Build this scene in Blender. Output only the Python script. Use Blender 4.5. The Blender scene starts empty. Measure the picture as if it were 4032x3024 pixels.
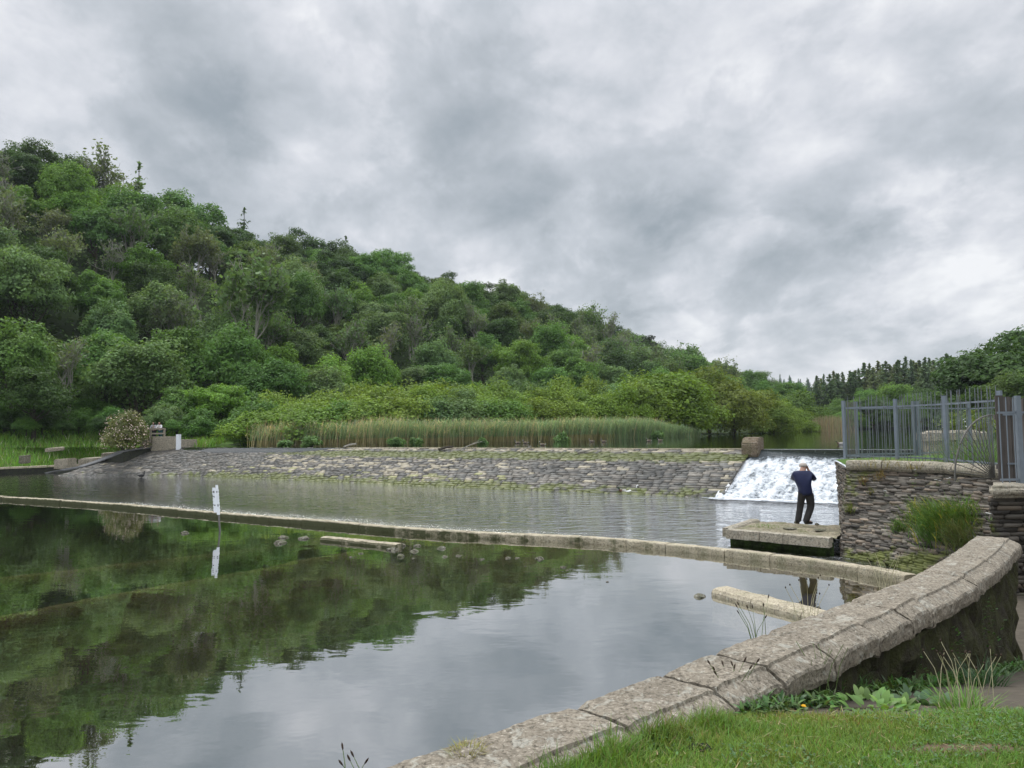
import bpy, bmesh, math, random
import numpy as np
from mathutils import Vector, Matrix, noise as mnoise

scene = bpy.context.scene
COL = scene.collection
R_ = math.radians

# ------------------------------------------------------------------ camera
FPX, PITCH, ROLL, HCAM = 3024.0, math.atan(178/3024), 0.0125, 3.3
cam_r0 = np.array([1.0, 0, 0]); cam_f = np.array([0, math.cos(PITCH), math.sin(PITCH)]); cam_u0 = np.array([0, -math.sin(PITCH), math.cos(PITCH)])
cam_r = cam_r0*math.cos(ROLL) - cam_u0*math.sin(ROLL)
cam_u = cam_u0*math.cos(ROLL) + cam_r0*math.sin(ROLL)
cam_o = np.array([0, 0, HCAM])
cd = bpy.data.cameras.new('camera'); cd.sensor_width = 36; cd.lens = 27; cd.clip_start = 0.05; cd.clip_end = 6000
cam = bpy.data.objects.new('camera', cd); COL.objects.link(cam)
M = Matrix.Identity(4)
for i in range(3):
    M[i][0] = cam_r[i]; M[i][1] = cam_u[i]; M[i][2] = -cam_f[i]; M[i][3] = cam_o[i]
cam.matrix_world = M
scene.camera = cam

def ray(x, y): return cam_f + cam_r*((x-2016)/FPX) + cam_u*((1512-y)/FPX)
def P(x, y, z):
    d = ray(x, y); return cam_o + d*((z-HCAM)/d[2])
def PY(x, y, Y):
    d = ray(x, y); return cam_o + d*(Y/d[1])
def proj(q):
    v = np.asarray(q, float)-cam_o
    return 2016+FPX*(v@cam_r)/(v@cam_f), 1512-FPX*(v@cam_u)/(v@cam_f)

# ------------------------------------------------------------------ light
SUN_EL, SUN_AZ = R_(52), R_(-25)          # azimuth measured from +Y towards +X
def nd(nt, typ, loc=None, **kw):
    n = nt.nodes.new(typ)
    for k, v in kw.items():
        if k.startswith('i_'):
            key = k[2:]
            key = int(key) if key.isdigit() else key.replace('_', ' ')
            n.inputs[key].default_value = v
        else: setattr(n, k, v)
    return n
def mth(nt, op, a, b=None, c=None, clamp=False):
    n = nt.nodes.new('ShaderNodeMath'); n.operation = op; n.use_clamp = clamp
    for i, v in enumerate((a, b, c)):
        if v is None: continue
        if isinstance(v, (int, float)): n.inputs[i].default_value = v
        else: nt.links.new(v, n.inputs[i])
    return n.outputs[0]
def ramp(nt, fac, stops, interp='LINEAR'):
    n = nt.nodes.new('ShaderNodeValToRGB'); cr = n.color_ramp; cr.interpolation = interp
    while len(cr.elements) < len(stops): cr.elements.new(0.5)
    for e, (p, c) in zip(cr.elements, stops):
        e.position = p
        e.color = (c, c, c, 1) if isinstance(c, (int, float)) else (*c, 1)
    nt.links.new(fac, n.inputs[0]); return n.outputs[0]
def mix(nt, fac, a, b, typ='MIX'):
    n = nt.nodes.new('ShaderNodeMix'); n.data_type = 'RGBA'; n.blend_type = typ
    for s, v in ((n.inputs[0], fac), (n.inputs[6], a), (n.inputs[7], b)):
        if isinstance(v, (int, float)): s.default_value = v
        elif isinstance(v, tuple): s.default_value = (*v, 1)
        else: nt.links.new(v, s)
    return n.outputs[2]

world = bpy.data.worlds.new('World'); scene.world = world; world.use_nodes = True
nt = world.node_tree; nt.nodes.clear()
out = nt.nodes.new('ShaderNodeOutputWorld'); bg = nt.nodes.new('ShaderNodeBackground'); bg.inputs[1].default_value = 0.1
nt.links.new(bg.outputs[0], out.inputs[0])
sky = nd(nt, 'ShaderNodeTexSky', sky_type='NISHITA', sun_disc=False, sun_elevation=SUN_EL, sun_rotation=SUN_AZ)
tc = nt.nodes.new('ShaderNodeTexCoord'); sep = nt.nodes.new('ShaderNodeSeparateXYZ'); nt.links.new(tc.outputs['Generated'], sep.inputs[0])
sx, sy, sz = sep.outputs
zc = mth(nt, 'ADD', mth(nt, 'MAXIMUM', sz, 0.0), 0.42)
cmb = nt.nodes.new('ShaderNodeCombineXYZ')
nt.links.new(mth(nt, 'DIVIDE', sx, zc), cmb.inputs[0]); nt.links.new(mth(nt, 'DIVIDE', sy, zc), cmb.inputs[1])
def wnoise(scale, detail, rough, dist, off=(0, 0, 0), rot=0.0, sc=(1, 1, 1)):
    mp = nd(nt, 'ShaderNodeMapping'); mp.inputs['Location'].default_value = off; mp.inputs['Rotation'].default_value = (0, 0, rot); mp.inputs['Scale'].default_value = sc
    nt.links.new(cmb.outputs[0], mp.inputs[0])
    n = nd(nt, 'ShaderNodeTexNoise', i_Scale=scale, i_Detail=detail, i_Roughness=rough, i_Distortion=dist)
    nt.links.new(mp.outputs[0], n.inputs['Vector']); return n.outputs[0]
n1 = wnoise(3.3, 12, 0.55, 0.15, (3.1, 1.7, 0), 0.35, (1, 0.80, 1))
n2 = wnoise(9.0, 10, 0.60, 0.3, (7.3, 2.2, 0), 0.35, (1, 0.85, 1))
n3 = wnoise(1.5, 3, 0.5, 0.2, (1.3, 5.2, 0), 0.2)
val = mth(nt, 'ADD', mth(nt, 'ADD', mth(nt, 'MULTIPLY', n1, 0.60), mth(nt, 'MULTIPLY', n2, 0.22)), mth(nt, 'MULTIPLY', n3, 0.18))
val = mth(nt, 'ADD', mth(nt, 'MULTIPLY', mth(nt, 'SUBTRACT', val, 0.5), 2.4), 0.59)
n4 = wnoise(3.6, 12, 0.60, 0.25, (11.3, 4.7, 0), 0.3, (1, 0.75, 1))
val = mth(nt, 'ADD', val, ramp(nt, n4, [(0.36, 0.0), (0.47, 0.05), (0.52, 0.15), (0.66, 0.19)]))
val = mth(nt, 'SUBTRACT', val, 0.09)
# large cloud masses: (px, py, radius px, amount) in sky directions
SKYMASS = [(1150, 600, 430, -0.16), (900, 520, 480, -0.14), (620, 420, 420, -0.12), (1880, 640, 330, -0.12), (2000, 830, 300, -0.11), (2560, 960, 330, -0.13), (3250, 930, 330, -0.15),
           (3700, 1010, 300, -0.05), (2050, 210, 500, -0.06), (1200, 790, 260, 0.16), (1500, 830, 220, 0.10), (1900, 1040, 160, 0.16), (2750, 1290, 260, 0.12), (3150, 950, 120, 0.10), (3900, 860, 300, 0.11),
           (3300, 350, 700, 0.09), (60, 120, 500, 0.13), (1350, 420, 200, 0.07), (3000, 620, 400, 0.06), (2500, 1180, 300, -0.08)]
for (bx, by, br, ba) in SKYMASS:
    d = ray(bx, by); d = d/np.linalg.norm(d)
    dp = nd(nt, 'ShaderNodeVectorMath', operation='DOT_PRODUCT'); nt.links.new(tc.outputs['Generated'], dp.inputs[0]); dp.inputs[1].default_value = tuple(d)
    mr = nd(nt, 'ShaderNodeMapRange', interpolation_type='SMOOTHSTEP'); nt.links.new(dp.outputs['Value'], mr.inputs[0])
    mr.inputs[1].default_value = math.cos(math.atan(br/FPX)); mr.inputs[2].default_value = 1.0; mr.inputs[3].default_value = 0; mr.inputs[4].default_value = ba
    val = mth(nt, 'ADD', val, mr.outputs[0])
cl = ramp(nt, val, [(0.14, (0.31, 0.355, 0.395)), (0.36, (0.42, 0.46, 0.50)), (0.55, (0.54, 0.575, 0.62)), (0.72, (0.69, 0.71, 0.755)), (0.95, (0.90, 0.91, 0.93))])
# overcast sky brighter overhead, raised beyond its natural ratio to light the land
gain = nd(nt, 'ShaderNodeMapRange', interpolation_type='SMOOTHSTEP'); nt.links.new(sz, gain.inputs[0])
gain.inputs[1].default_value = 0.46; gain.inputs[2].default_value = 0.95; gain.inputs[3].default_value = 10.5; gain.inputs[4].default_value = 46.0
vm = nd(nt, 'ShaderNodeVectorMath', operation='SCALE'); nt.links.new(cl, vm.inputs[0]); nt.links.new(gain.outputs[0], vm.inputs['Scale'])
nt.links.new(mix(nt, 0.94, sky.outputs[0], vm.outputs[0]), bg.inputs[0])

sd = bpy.data.lights.new('sun', 'SUN'); sd.energy = 1.5; sd.angle = R_(18); sd.color = (1, 0.96, 0.9)
sun = bpy.data.objects.new('sun', sd); COL.objects.link(sun)
sdir = Vector((math.sin(SUN_AZ)*math.cos(SUN_EL), math.cos(SUN_AZ)*math.cos(SUN_EL), math.sin(SUN_EL)))
sun.rotation_euler = sdir.to_track_quat('Z', 'Y').to_euler()
scene.view_settings.view_transform = 'Standard'; scene.view_settings.look = 'None'; scene.view_settings.exposure = 0.0; scene.view_settings.gamma = 1.0
scene.cycles.use_denoising = True
scene.cycles.max_bounces = 8; scene.cycles.diffuse_bounces = 3; scene.cycles.glossy_bounces = 3; scene.cycles.transmission_bounces = 4; scene.cycles.transparent_max_bounces = 12
scene.cycles.sample_clamp_indirect = 4.0

# ------------------------------------------------------------------ helpers
def link_props(o, label=None, cat=None, group=None, kind=None):
    if label: o['label'] = label
    if cat: o['category'] = cat
    if group: o['group'] = group
    if kind: o['kind'] = kind
    return o
def thing(name, label, cat, loc=(0, 0, 0), rz=0.0, group=None):
    o = bpy.data.objects.new(name, None); COL.objects.link(o); o.location = loc; o.rotation_euler = (0, 0, rz); o.empty_display_size = 0.2
    return link_props(o, label, cat, group)
def mesh_obj(name, me, mat, parent=None):
    if mat is not None and len(me.materials) == 0: me.materials.append(mat)
    o = bpy.data.objects.new(name, me); COL.objects.link(o)
    if parent is not None: o.parent = parent; o.matrix_parent_inverse = parent.matrix_basis.inverted()
    return o
def npmesh(name, V, F, tint=None, smooth=False, mat=None, vattr=None):
    V = np.asarray(V, np.float32); F = np.asarray(F, np.int32)
    me = bpy.data.meshes.new(name)
    me.vertices.add(len(V)); me.vertices.foreach_set('co', V.ravel())
    m, k = F.shape
    me.loops.add(m*k); me.loops.foreach_set('vertex_index', F.ravel())
    me.polygons.add(m); me.polygons.foreach_set('loop_start', np.arange(0, m*k, k, dtype=np.int32))
    if smooth: me.polygons.foreach_set('use_smooth', np.ones(m, bool))
    me.update(calc_edges=True)
    if tint is not None:
        t = np.asarray(tint, np.float32)
        if t.ndim == 1:
            a = me.attributes.new('tint', 'FLOAT', 'FACE'); a.data.foreach_set('value', t)
        else:
            a = me.attributes.new('col', 'FLOAT_COLOR', 'FACE'); a.data.foreach_set('color', np.c_[t, np.ones(len(t))].astype(np.float32).ravel())
    if vattr is not None:
        for nm, arr in vattr.items():
            a = me.attributes.new(nm, 'FLOAT', 'POINT'); a.data.foreach_set('value', np.asarray(arr, np.float32))
    if mat is not None: me.materials.append(mat)
    return me
def npobj(name, V, F, mat, parent=None, tint=None, smooth=False, vattr=None):
    return mesh_obj(name, npmesh(name, V, F, tint, smooth, mat, vattr), None, parent)
def copy_tree(o, parent=None):
    c = o.copy(); COL.objects.link(c); c.parent = parent
    for ch in list(o.children): copy_tree(ch, c)
    return c
def join(parts):
    Vs, Fs, Ts, n = [], [], [], 0
    for p in parts:
        V, F = np.asarray(p[0]), np.asarray(p[1])
        Vs.append(V); Fs.append(F+n); n += len(V)
        Ts.append(p[2] if len(p) > 2 else np.ones(len(F)))
    return np.concatenate(Vs), np.concatenate(Fs), np.concatenate(Ts)
class MB:
    def __init__(s): s.v = []; s.f = []; s.t = []
    def add(s, V, F, t=1.0):
        n = len(s.v); s.v += [tuple(v) for v in V]; s.f += [tuple(i+n for i in f) for f in F]; s.t += [t]*len(F); return s
    def box(s, c, size, rz=0.0, t=1.0, rx=0.0, taper=1.0):
        c = np.array(c, float); h = np.array(size, float)/2
        ca, sa = math.cos(rz), math.sin(rz); V = []
        for dz in (-1, 1):
            k = taper if dz > 0 else 1.0
            for dx, dy in ((-1, -1), (1, -1), (1, 1), (-1, 1)):
                x, y, z = dx*h[0]*k, dy*h[1]*k, dz*h[2]
                if rx: y, z = y*math.cos(rx)-z*math.sin(rx), y*math.sin(rx)+z*math.cos(rx)
                V.append(c+np.array([x*ca-y*sa, x*sa+y*ca, z]))
        return s.add(V, [(3, 2, 1, 0), (4, 5, 6, 7), (0, 1, 5, 4), (1, 2, 6, 5), (2, 3, 7, 6), (3, 0, 4, 7)], t)
    def tube(s, pts, rad, n=6, t=1.0, cap=True):
        pts = [np.array(p, float) for p in pts]; V = []; F = []
        for i, p in enumerate(pts):
            a = pts[max(i-1, 0)]; b = pts[min(i+1, len(pts)-1)]; d = b-a; d = d/(np.linalg.norm(d)+1e-9)
            up = np.array([0, 0, 1.0]) if abs(d[2]) < 0.9 else np.array([1.0, 0, 0])
            x = np.cross(up, d); x /= np.linalg.norm(x)+1e-9; y = np.cross(d, x)
            r = rad[i] if hasattr(rad, '__len__') else rad
            for k in range(n):
                an = 2*math.pi*k/n; V.append(p+r*(math.cos(an)*x+math.sin(an)*y))
        for i in range(len(pts)-1):
            for k in range(n):
                F.append((i*n+k, i*n+(k+1) % n, (i+1)*n+(k+1) % n, (i+1)*n+k))
        if cap: F += [tuple(range(n))[::-1], tuple((len(pts)-1)*n+k for k in range(n))]
        return s.add(V, F, t)
    def lathe(s, c, prof, n=12, t=1.0):
        c = np.array(c, float); V = []; F = []
        for r, z in prof:
            for k in range(n):
                a = 2*math.pi*k/n; V.append(c+np.array([r*math.cos(a), r*math.sin(a), z]))
        for i in range(len(prof)-1):
            for k in range(n): F.append((i*n+k, i*n+(k+1) % n, (i+1)*n+(k+1) % n, (i+1)*n+k))
        F += [tuple(range(n))[::-1], tuple((len(prof)-1)*n+k for k in range(n))]
        return s.add(V, F, t)
    def obj(s, name, mat, parent=None, smooth=False):
        me = bpy.data.meshes.new(name); me.from_pydata([tuple(map(float, v)) for v in s.v], [], s.f)
        a = me.attributes.new('tint', 'FLOAT', 'FACE'); a.data.foreach_set('value', np.array(s.t, np.float32))
        if smooth:
            for p in me.polygons: p.use_smooth = True
        return mesh_obj(name, me, mat, parent)

def _h(i, j, k, seed):
    n = (i*374761393 + j*668265263 + k*2147483647 + seed*974634) & 0xffffffff
    n = ((n ^ (n >> 13))*1274126177) & 0xffffffff
    return ((n ^ (n >> 16)) & 0xffff)/65535.0
def vnoise(Pn, seed=0):
    Pn = np.asarray(Pn, float); I = np.floor(Pn).astype(np.int64); f = Pn-I; f = f*f*(3-2*f)
    r = 0
    for a in (0, 1):
        for b in (0, 1):
            for c in (0, 1):
                w = (f[:, 0] if a else 1-f[:, 0])*(f[:, 1] if b else 1-f[:, 1])*(f[:, 2] if c else 1-f[:, 2])
                r = r+w*_h(I[:, 0]+a, I[:, 1]+b, I[:, 2]+c, seed)
    return r
def fbm(Pn, oct=4, seed=0, gain=0.5):
    Pn = np.asarray(Pn, float); r = 0; a = 1; s = 0
    for o in range(oct):
        r = r+a*vnoise(Pn*(2**o), seed+o*17); s += a; a *= gain
    return r/s
def resample(pts, step):
    pts = np.asarray(pts, float); d = np.r_[0, np.cumsum(np.linalg.norm(np.diff(pts[:, :2], axis=0), axis=1))]
    n = max(2, int(round(d[-1]/step))+1); t = np.linspace(0, d[-1], n)
    return np.stack([np.interp(t, d, pts[:, i]) for i in range(pts.shape[1])], 1)
def smooth_poly(pts, it=2):
    pts = np.asarray(pts, float)
    for _ in range(it):
        q = [pts[0]]
        for a, b in zip(pts[:-1], pts[1:]): q += [a*.75+b*.25, a*.25+b*.75]
        pts = np.array(q+[pts[-1]])
    return pts
def grid_faces(nu, nv):
    i = np.arange(nu-1)[:, None]*nv+np.arange(nv-1)[None]; i = i.ravel()
    return np.stack([i, i+nv, i+nv+1, i+1], 1)

# ------------------------------------------------------------------ materials
def new_mat(name):
    m = bpy.data.materials.new(name); m.use_nodes = True; t = m.node_tree; t.nodes.clear()
    o = t.nodes.new('ShaderNodeOutputMaterial'); return m, t, o
def attr(t, name, out='Fac'):
    n = t.nodes.new('ShaderNodeAttribute'); n.attribute_name = name; return n.outputs[out]
def tnoise(t, scale, detail=4, rough=0.55, dist=0.0, vec=None, sc=None, coord='Object'):
    n = nd(t, 'ShaderNodeTexNoise', i_Scale=scale, i_Detail=detail, i_Roughness=rough, i_Distortion=dist)
    if vec is None:
        c = t.nodes.new('ShaderNodeTexCoord'); vec = c.outputs[coord]
        if coord == 'Geo': vec = t.nodes.new('ShaderNodeNewGeometry').outputs['Position']
    if sc is not None:
        mp = nd(t, 'ShaderNodeMapping'); mp.inputs['Scale'].default_value = sc; t.links.new(vec, mp.inputs[0]); vec = mp.outputs[0]
    t.links.new(vec, n.inputs['Vector']); return n.outputs[0]
def wpos(t): return t.nodes.new('ShaderNodeNewGeometry').outputs['Position']
def pbr(t, o, color, rough=0.7, spec=0.3, metal=0.0, bump=None, bstr=0.3, bdist=0.02, transl=0.0):
    b = t.nodes.new('ShaderNodeBsdfPrincipled')
    b.inputs['Roughness'].default_value = rough if isinstance(rough, (int, float)) else 0.5
    if not isinstance(rough, (int, float)): t.links.new(rough, b.inputs['Roughness'])
    b.inputs['Specular IOR Level'].default_value = spec; b.inputs['Metallic'].default_value = metal
    if isinstance(color, tuple): b.inputs['Base Color'].default_value = (*color, 1)
    else: t.links.new(color, b.inputs['Base Color'])
    if bump is not None:
        bn = nd(t, 'ShaderNodeBump', i_Strength=bstr, i_Distance=bdist); t.links.new(bump, bn.inputs['Height']); t.links.new(bn.outputs[0], b.inputs['Normal'])
    sh = b.outputs[0]
    if transl > 0:
        tr = t.nodes.new('ShaderNodeBsdfTranslucent')
        if isinstance(color, tuple): tr.inputs[0].default_value = (*color, 1)
        else: t.links.new(mix(t, 0.6, color, (1.5, 1.35, 0.6), 'MULTIPLY'), tr.inputs[0])
        ms = t.nodes.new('ShaderNodeMixShader'); ms.inputs[0].default_value = transl; t.links.new(sh, ms.inputs[1]); t.links.new(tr.outputs[0], ms.inputs[2]); sh = ms.outputs[0]
    t.links.new(sh, o.inputs[0])
def scaled(t, col, fac):
    v = nd(t, 'ShaderNodeVectorMath', operation='SCALE'); t.links.new(col, v.inputs[0]); t.links.new(fac, v.inputs['Scale']); return v.outputs[0]

def leaf_mat(name, transl=0.3):
    m, t, o = new_mat(name); oi = t.nodes.new('ShaderNodeObjectInfo'); tn = attr(t, 'tint')
    c = scaled(t, oi.outputs['Color'], tn)
    big = tnoise(t, 0.35, 2, coord='Object')
    c = mix(t, ramp(t, big, [(0.4, 0.0), (0.65, 0.45)]), c, mix(t, 1.0, c, (1.22, 1.08, 0.8), 'MULTIPLY'))
    pbr(t, o, c, 0.6, 0.22, transl=transl); return m
M_LEAF = leaf_mat('foliage', 0.38)
def simple(name, col, rough=0.7, spec=0.3, metal=0.0, var=0.25, scale=6.0, bump=0.2, bdist=0.01, tint=False, transl=0.0, sc=None):
    m, t, o = new_mat(name); n = tnoise(t, scale, 5, 0.6, sc=sc)
    c = mix(t, n, tuple(x*(1-var) for x in col), tuple(min(1, x*(1+var)) for x in col))
    if tint: c = scaled(t, c, attr(t, 'tint'))
    pbr(t, o, c, rough, spec, metal, n if bump else None, bump, bdist, transl); return m
def col_mat(name, rough=0.6, spec=0.25, transl=0.0, nvar=0.2, nscale=8.0, bump=0.0, bdist=0.01):
    """base colour from a per-face colour attribute with a little noise"""
    m, t, o = new_mat(name); c = attr(t, 'col', 'Color'); n = tnoise(t, nscale, 5, 0.6)
    c = scaled(t, c, mth(t, 'ADD', mth(t, 'MULTIPLY', n, 2*nvar), 1-nvar))
    pbr(t, o, c, rough, spec, bump=n if bump else None, bstr=bump, bdist=bdist, transl=transl); return m
M_BARK = simple('bark', (0.075, 0.065, 0.05), 0.9, 0.1, var=0.4, scale=3)
M_TWIG = simple('pale_twig', (0.29, 0.275, 0.235), 0.9, 0.1, var=0.35, scale=0.6)
M_BLADE = col_mat('grass_blade', 0.55, 0.25, 0.3, 0.12, 3.0)
M_REED = col_mat('reed_blade', 0.6, 0.2, 0.5, 0.12, 3.0)
M_PLANT = col_mat('plant_leaf', 0.45, 0.35, 0.3, 0.12, 12.0)

def granite(name, base, lichen=0.5, moss=0.0, grain=1.0):
    m, t, o = new_mat(name); g = wpos(t)
    n1 = tnoise(t, 3.0, 6, 0.65, 0.3, g); n2 = tnoise(t, 38.0*grain, 5, 0.7, 0.6, g); n3 = tnoise(t, 9.0, 6, 0.7, 0.8, g)
    c = mix(t, ramp(t, n1, [(0.3, 0.0), (0.7, 1.0)]), tuple(x*0.72 for x in base), tuple(x*1.18 for x in base))
    c = mix(t, ramp(t, n2, [(0.38, 0.9), (0.5, 0.0)]), c, tuple(x*0.32 for x in base))
    c = mix(t, ramp(t, n2, [(0.57, 0.0), (0.70, 0.7)]), c, (0.60, 0.55, 0.46))
    c = mix(t, ramp(t, n3, [(0.55, 0.0), (0.62, lichen)]), c, (0.46, 0.46, 0.40))
    c = mix(t, ramp(t, tnoise(t, 6.0, 5, 0.7, 0.5, g), [(0.56, 0.0), (0.68, 0.55)]), c, (0.09, 0.08, 0.065))
    if moss: c = mix(t, ramp(t, tnoise(t, 2.2, 5, 0.65, 0.2, g), [(0.5, 0.0), (0.6, moss)]), c, (0.06, 0.085, 0.02))
    h = mth(t, 'ADD', mth(t, 'MULTIPLY', n2, 1.0), mth(t, 'MULTIPLY', n1, 0.6))
    pbr(t, o, c, 0.9, 0.15, bump=h, bstr=0.9, bdist=0.012); return m
M_COPING = granite('granite_coping', (0.255, 0.22, 0.17), 0.42)
M_KERB = granite('kerb_stone', (0.46, 0.40, 0.29), 0.2, 0.25, 0.7)
def kerb_mat():
    m = M_KERB.copy(); m.name = 'mossy_kerb'; t = m.node_tree; b = [n for n in t.nodes if n.type == 'BSDF_PRINCIPLED'][0]
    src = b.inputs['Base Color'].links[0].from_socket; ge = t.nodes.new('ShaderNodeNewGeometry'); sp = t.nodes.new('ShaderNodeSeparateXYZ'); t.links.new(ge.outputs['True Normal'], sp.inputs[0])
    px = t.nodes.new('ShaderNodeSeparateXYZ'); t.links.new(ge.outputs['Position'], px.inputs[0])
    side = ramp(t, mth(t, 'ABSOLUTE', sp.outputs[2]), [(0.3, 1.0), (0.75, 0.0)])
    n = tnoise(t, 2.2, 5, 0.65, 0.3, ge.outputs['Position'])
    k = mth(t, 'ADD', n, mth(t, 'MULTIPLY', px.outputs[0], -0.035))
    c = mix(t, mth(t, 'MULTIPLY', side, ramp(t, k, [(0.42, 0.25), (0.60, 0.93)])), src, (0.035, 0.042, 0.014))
    t.links.new(c, b.inputs['Base Color']); return m
M_KERBM = kerb_mat()
M_PIERCAP = granite('pier_coping', (0.36, 0.32, 0.25), 0.35, 0.15, 0.5)

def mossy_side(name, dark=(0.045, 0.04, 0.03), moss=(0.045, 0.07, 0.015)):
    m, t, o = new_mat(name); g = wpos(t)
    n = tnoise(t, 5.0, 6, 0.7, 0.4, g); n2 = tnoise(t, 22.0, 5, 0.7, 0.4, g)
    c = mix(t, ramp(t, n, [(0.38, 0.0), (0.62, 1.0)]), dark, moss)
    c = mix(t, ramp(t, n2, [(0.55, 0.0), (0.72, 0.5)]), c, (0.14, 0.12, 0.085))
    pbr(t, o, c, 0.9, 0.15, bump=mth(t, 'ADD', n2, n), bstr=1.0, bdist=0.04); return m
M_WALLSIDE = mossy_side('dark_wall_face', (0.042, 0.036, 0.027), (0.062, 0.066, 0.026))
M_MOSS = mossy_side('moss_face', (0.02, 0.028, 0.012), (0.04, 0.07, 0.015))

def stone_mat(name, wet=0.45):
    """stones coloured per stone; moss painted where attribute moss says it grows"""
    m, t, o = new_mat(name); g = wpos(t); c = attr(t, 'col', 'Color'); ms = attr(t, 'moss')
    n = tnoise(t, 7.0, 5, 0.65, 0.3, g); n2 = tnoise(t, 1.1, 5, 0.65, 0.4, g)
    c = scaled(t, c, mth(t, 'ADD', mth(t, 'MULTIPLY', n, 0.8), 0.6))
    k = mth(t, 'ADD', ms, mth(t, 'MULTIPLY', mth(t, 'SUBTRACT', n2, 0.5), 1.6))
    k = mth(t, 'ADD', k, mth(t, 'MULTIPLY', mth(t, 'SUBTRACT', n, 0.5), 0.5))
    mc = mix(t, tnoise(t, 2.6, 4, 0.6, 0.0, g), (0.035, 0.045, 0.008), (0.15, 0.17, 0.03))
    c = mix(t, ramp(t, k, [(0.5, 0.0), (0.66, 0.92)]), c, mc)
    pbr(t, o, c, wet, 0.35, bump=n, bstr=0.6, bdist=0.03); return m
M_WEIR = stone_mat('weir_stone', 0.5)
M_SLATE = stone_mat('slate_stone', 0.75)
M_JOINT = simple('dark_joint', (0.07, 0.065, 0.053), 0.9, 0.2, var=0.5, scale=3)
M_METAL = simple('galvanised_steel', (0.20, 0.23, 0.265), 0.55, 0.4, 0.35, var=0.2, scale=5)
def rust_mat():
    m, t, o = new_mat('picket_steel'); n = tnoise(t, 5.0, 5, .7, .3, wpos(t)); c = mix(t, n, (.13, .15, .165), (.22, .24, .25)); c = mix(t, ramp(t, n, [(.56, 0.0), (.66, .8)]), c, (.11, .07, .045)); pbr(t, o, c, .6, .35, .25); return m
M_PICKET = rust_mat()
M_IRON = simple('weathered_iron', (0.15, 0.145, 0.13), 0.65, 0.3, 0.3, var=0.3, scale=8)
M_BOARD = simple('weathered_board', (0.13, 0.115, 0.105), 0.85, 0.15, var=0.35, scale=7, sc=(6, 6, 0.6), tint=True)
M_TIMBER = simple('pale_timber', (0.27, 0.24, 0.19), 0.85, 0.15, var=0.25, scale=5)
M_WHITE = simple('white_paint', (0.72, 0.74, 0.76), 0.5, 0.3, var=0.08, scale=9, bump=0.05)
M_BLACK = simple('black_paint', (0.02, 0.02, 0.02), 0.6, 0.3, var=0.2)
M_CONC = granite('concrete', (0.33, 0.29, 0.22), 0.3, 0.1, 0.4)
M_ROCK = granite('pool_rock', (0.15, 0.14, 0.105), 0.4, 0.35, 0.5)
M_DIRT = simple('bare_soil', (0.15, 0.105, 0.07), 0.95, 0.1, var=0.35, scale=6, bump=0.6, bdist=0.02)
M_CLOD = simple('dark_clod', (0.025, 0.025, 0.022), 0.9, 0.1, var=0.4, scale=40, bump=0.8)
M_SLIP = simple('slipway_stone', (0.085, 0.072, 0.055), 0.9, 0.15, var=0.5, scale=5, bump=0.8, bdist=0.03)

def water(name, ior, tint, rough, bump, boost=1.0):
    m, t, o = new_mat(name)
    fr = nd(t, 'ShaderNodeFresnel', i_IOR=ior); gl = nd(t, 'ShaderNodeBsdfGlossy', i_Roughness=rough); tr = nd(t, 'ShaderNodeBsdfTransparent'); tr.inputs[0].default_value = (*tint, 1)
    gl.inputs[0].default_value = (0.95, 0.96, 0.97, 1)
    nrm = bump(t)
    if nrm is not None: t.links.new(nrm, fr.inputs['Normal']); t.links.new(nrm, gl.inputs['Normal'])
    ms = t.nodes.new('ShaderNodeMixShader'); ge = t.nodes.new('ShaderNodeNewGeometry'); t.links.new(mth(t, 'MULTIPLY', mth(t, 'SUBTRACT', 1.0, mth(t, 'POWER', mth(t, 'SUBTRACT', 1.0, fr.outputs[0]), boost)), mth(t, 'SUBTRACT', 1.0, ge.outputs['Backfacing'])), ms.inputs[0]); t.links.new(tr.outputs[0], ms.inputs[1]); t.links.new(gl.outputs[0], ms.inputs[2])
    t.links.new(ms.outputs[0], o.inputs[0]); return m
def bump_still(t):
    g = wpos(t); a = tnoise(t, 0.9, 3, 0.5, 0.2, g, (1, 1.6, 1)); b = tnoise(t, 5.0, 2, 0.5, 0.0, g, (0.7, 1.3, 1))
    h = mth(t, 'ADD', a, mth(t, 'MULTIPLY', b, 0.1))
    bn = nd(t, 'ShaderNodeBump', i_Strength=0.03, i_Distance=0.12); t.links.new(h, bn.inputs['Height']); return bn.outputs[0]
FALL_C = (13.0, 33.0)
def bump_mid(t):
    g = wpos(t)
    d = nd(t, 'ShaderNodeVectorMath', operation='DISTANCE'); t.links.new(g, d.inputs[0]); d.inputs[1].default_value = (FALL_C[0], FALL_C[1], 0)
    amp = nd(t, 'ShaderNodeMapRange', interpolation_type='SMOOTHSTEP'); t.links.new(d.outputs['Value'], amp.inputs[0])
    for i, v in ((1, 3.0), (2, 24.0), (3, 1.0), (4, 0.22)): amp.inputs[i].default_value = v
    a = tnoise(t, 1.5, 2, 0.5, 0.5, g, (0.7, 1.2, 1)); b = tnoise(t, 4.5, 2, 0.5, 0.4, g, (0.7, 1.2, 1))
    h = mth(t, 'MULTIPLY', mth(t, 'ADD', a, mth(t, 'MULTIPLY', b, 0.3)), amp.outputs[0])
    w = tnoise(t, 7.5, 3, 0.6, 0.3, g, (0.7, 1.2, 1)); h = mth(t, 'ADD', h, mth(t, 'MULTIPLY', w, mth(t, 'MULTIPLY', attr(t, 'rip'), 0.36)))
    bn = nd(t, 'ShaderNodeBump', i_Strength=0.7, i_Distance=0.26); t.links.new(h, bn.inputs['Height']); return bn.outputs[0]
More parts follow.
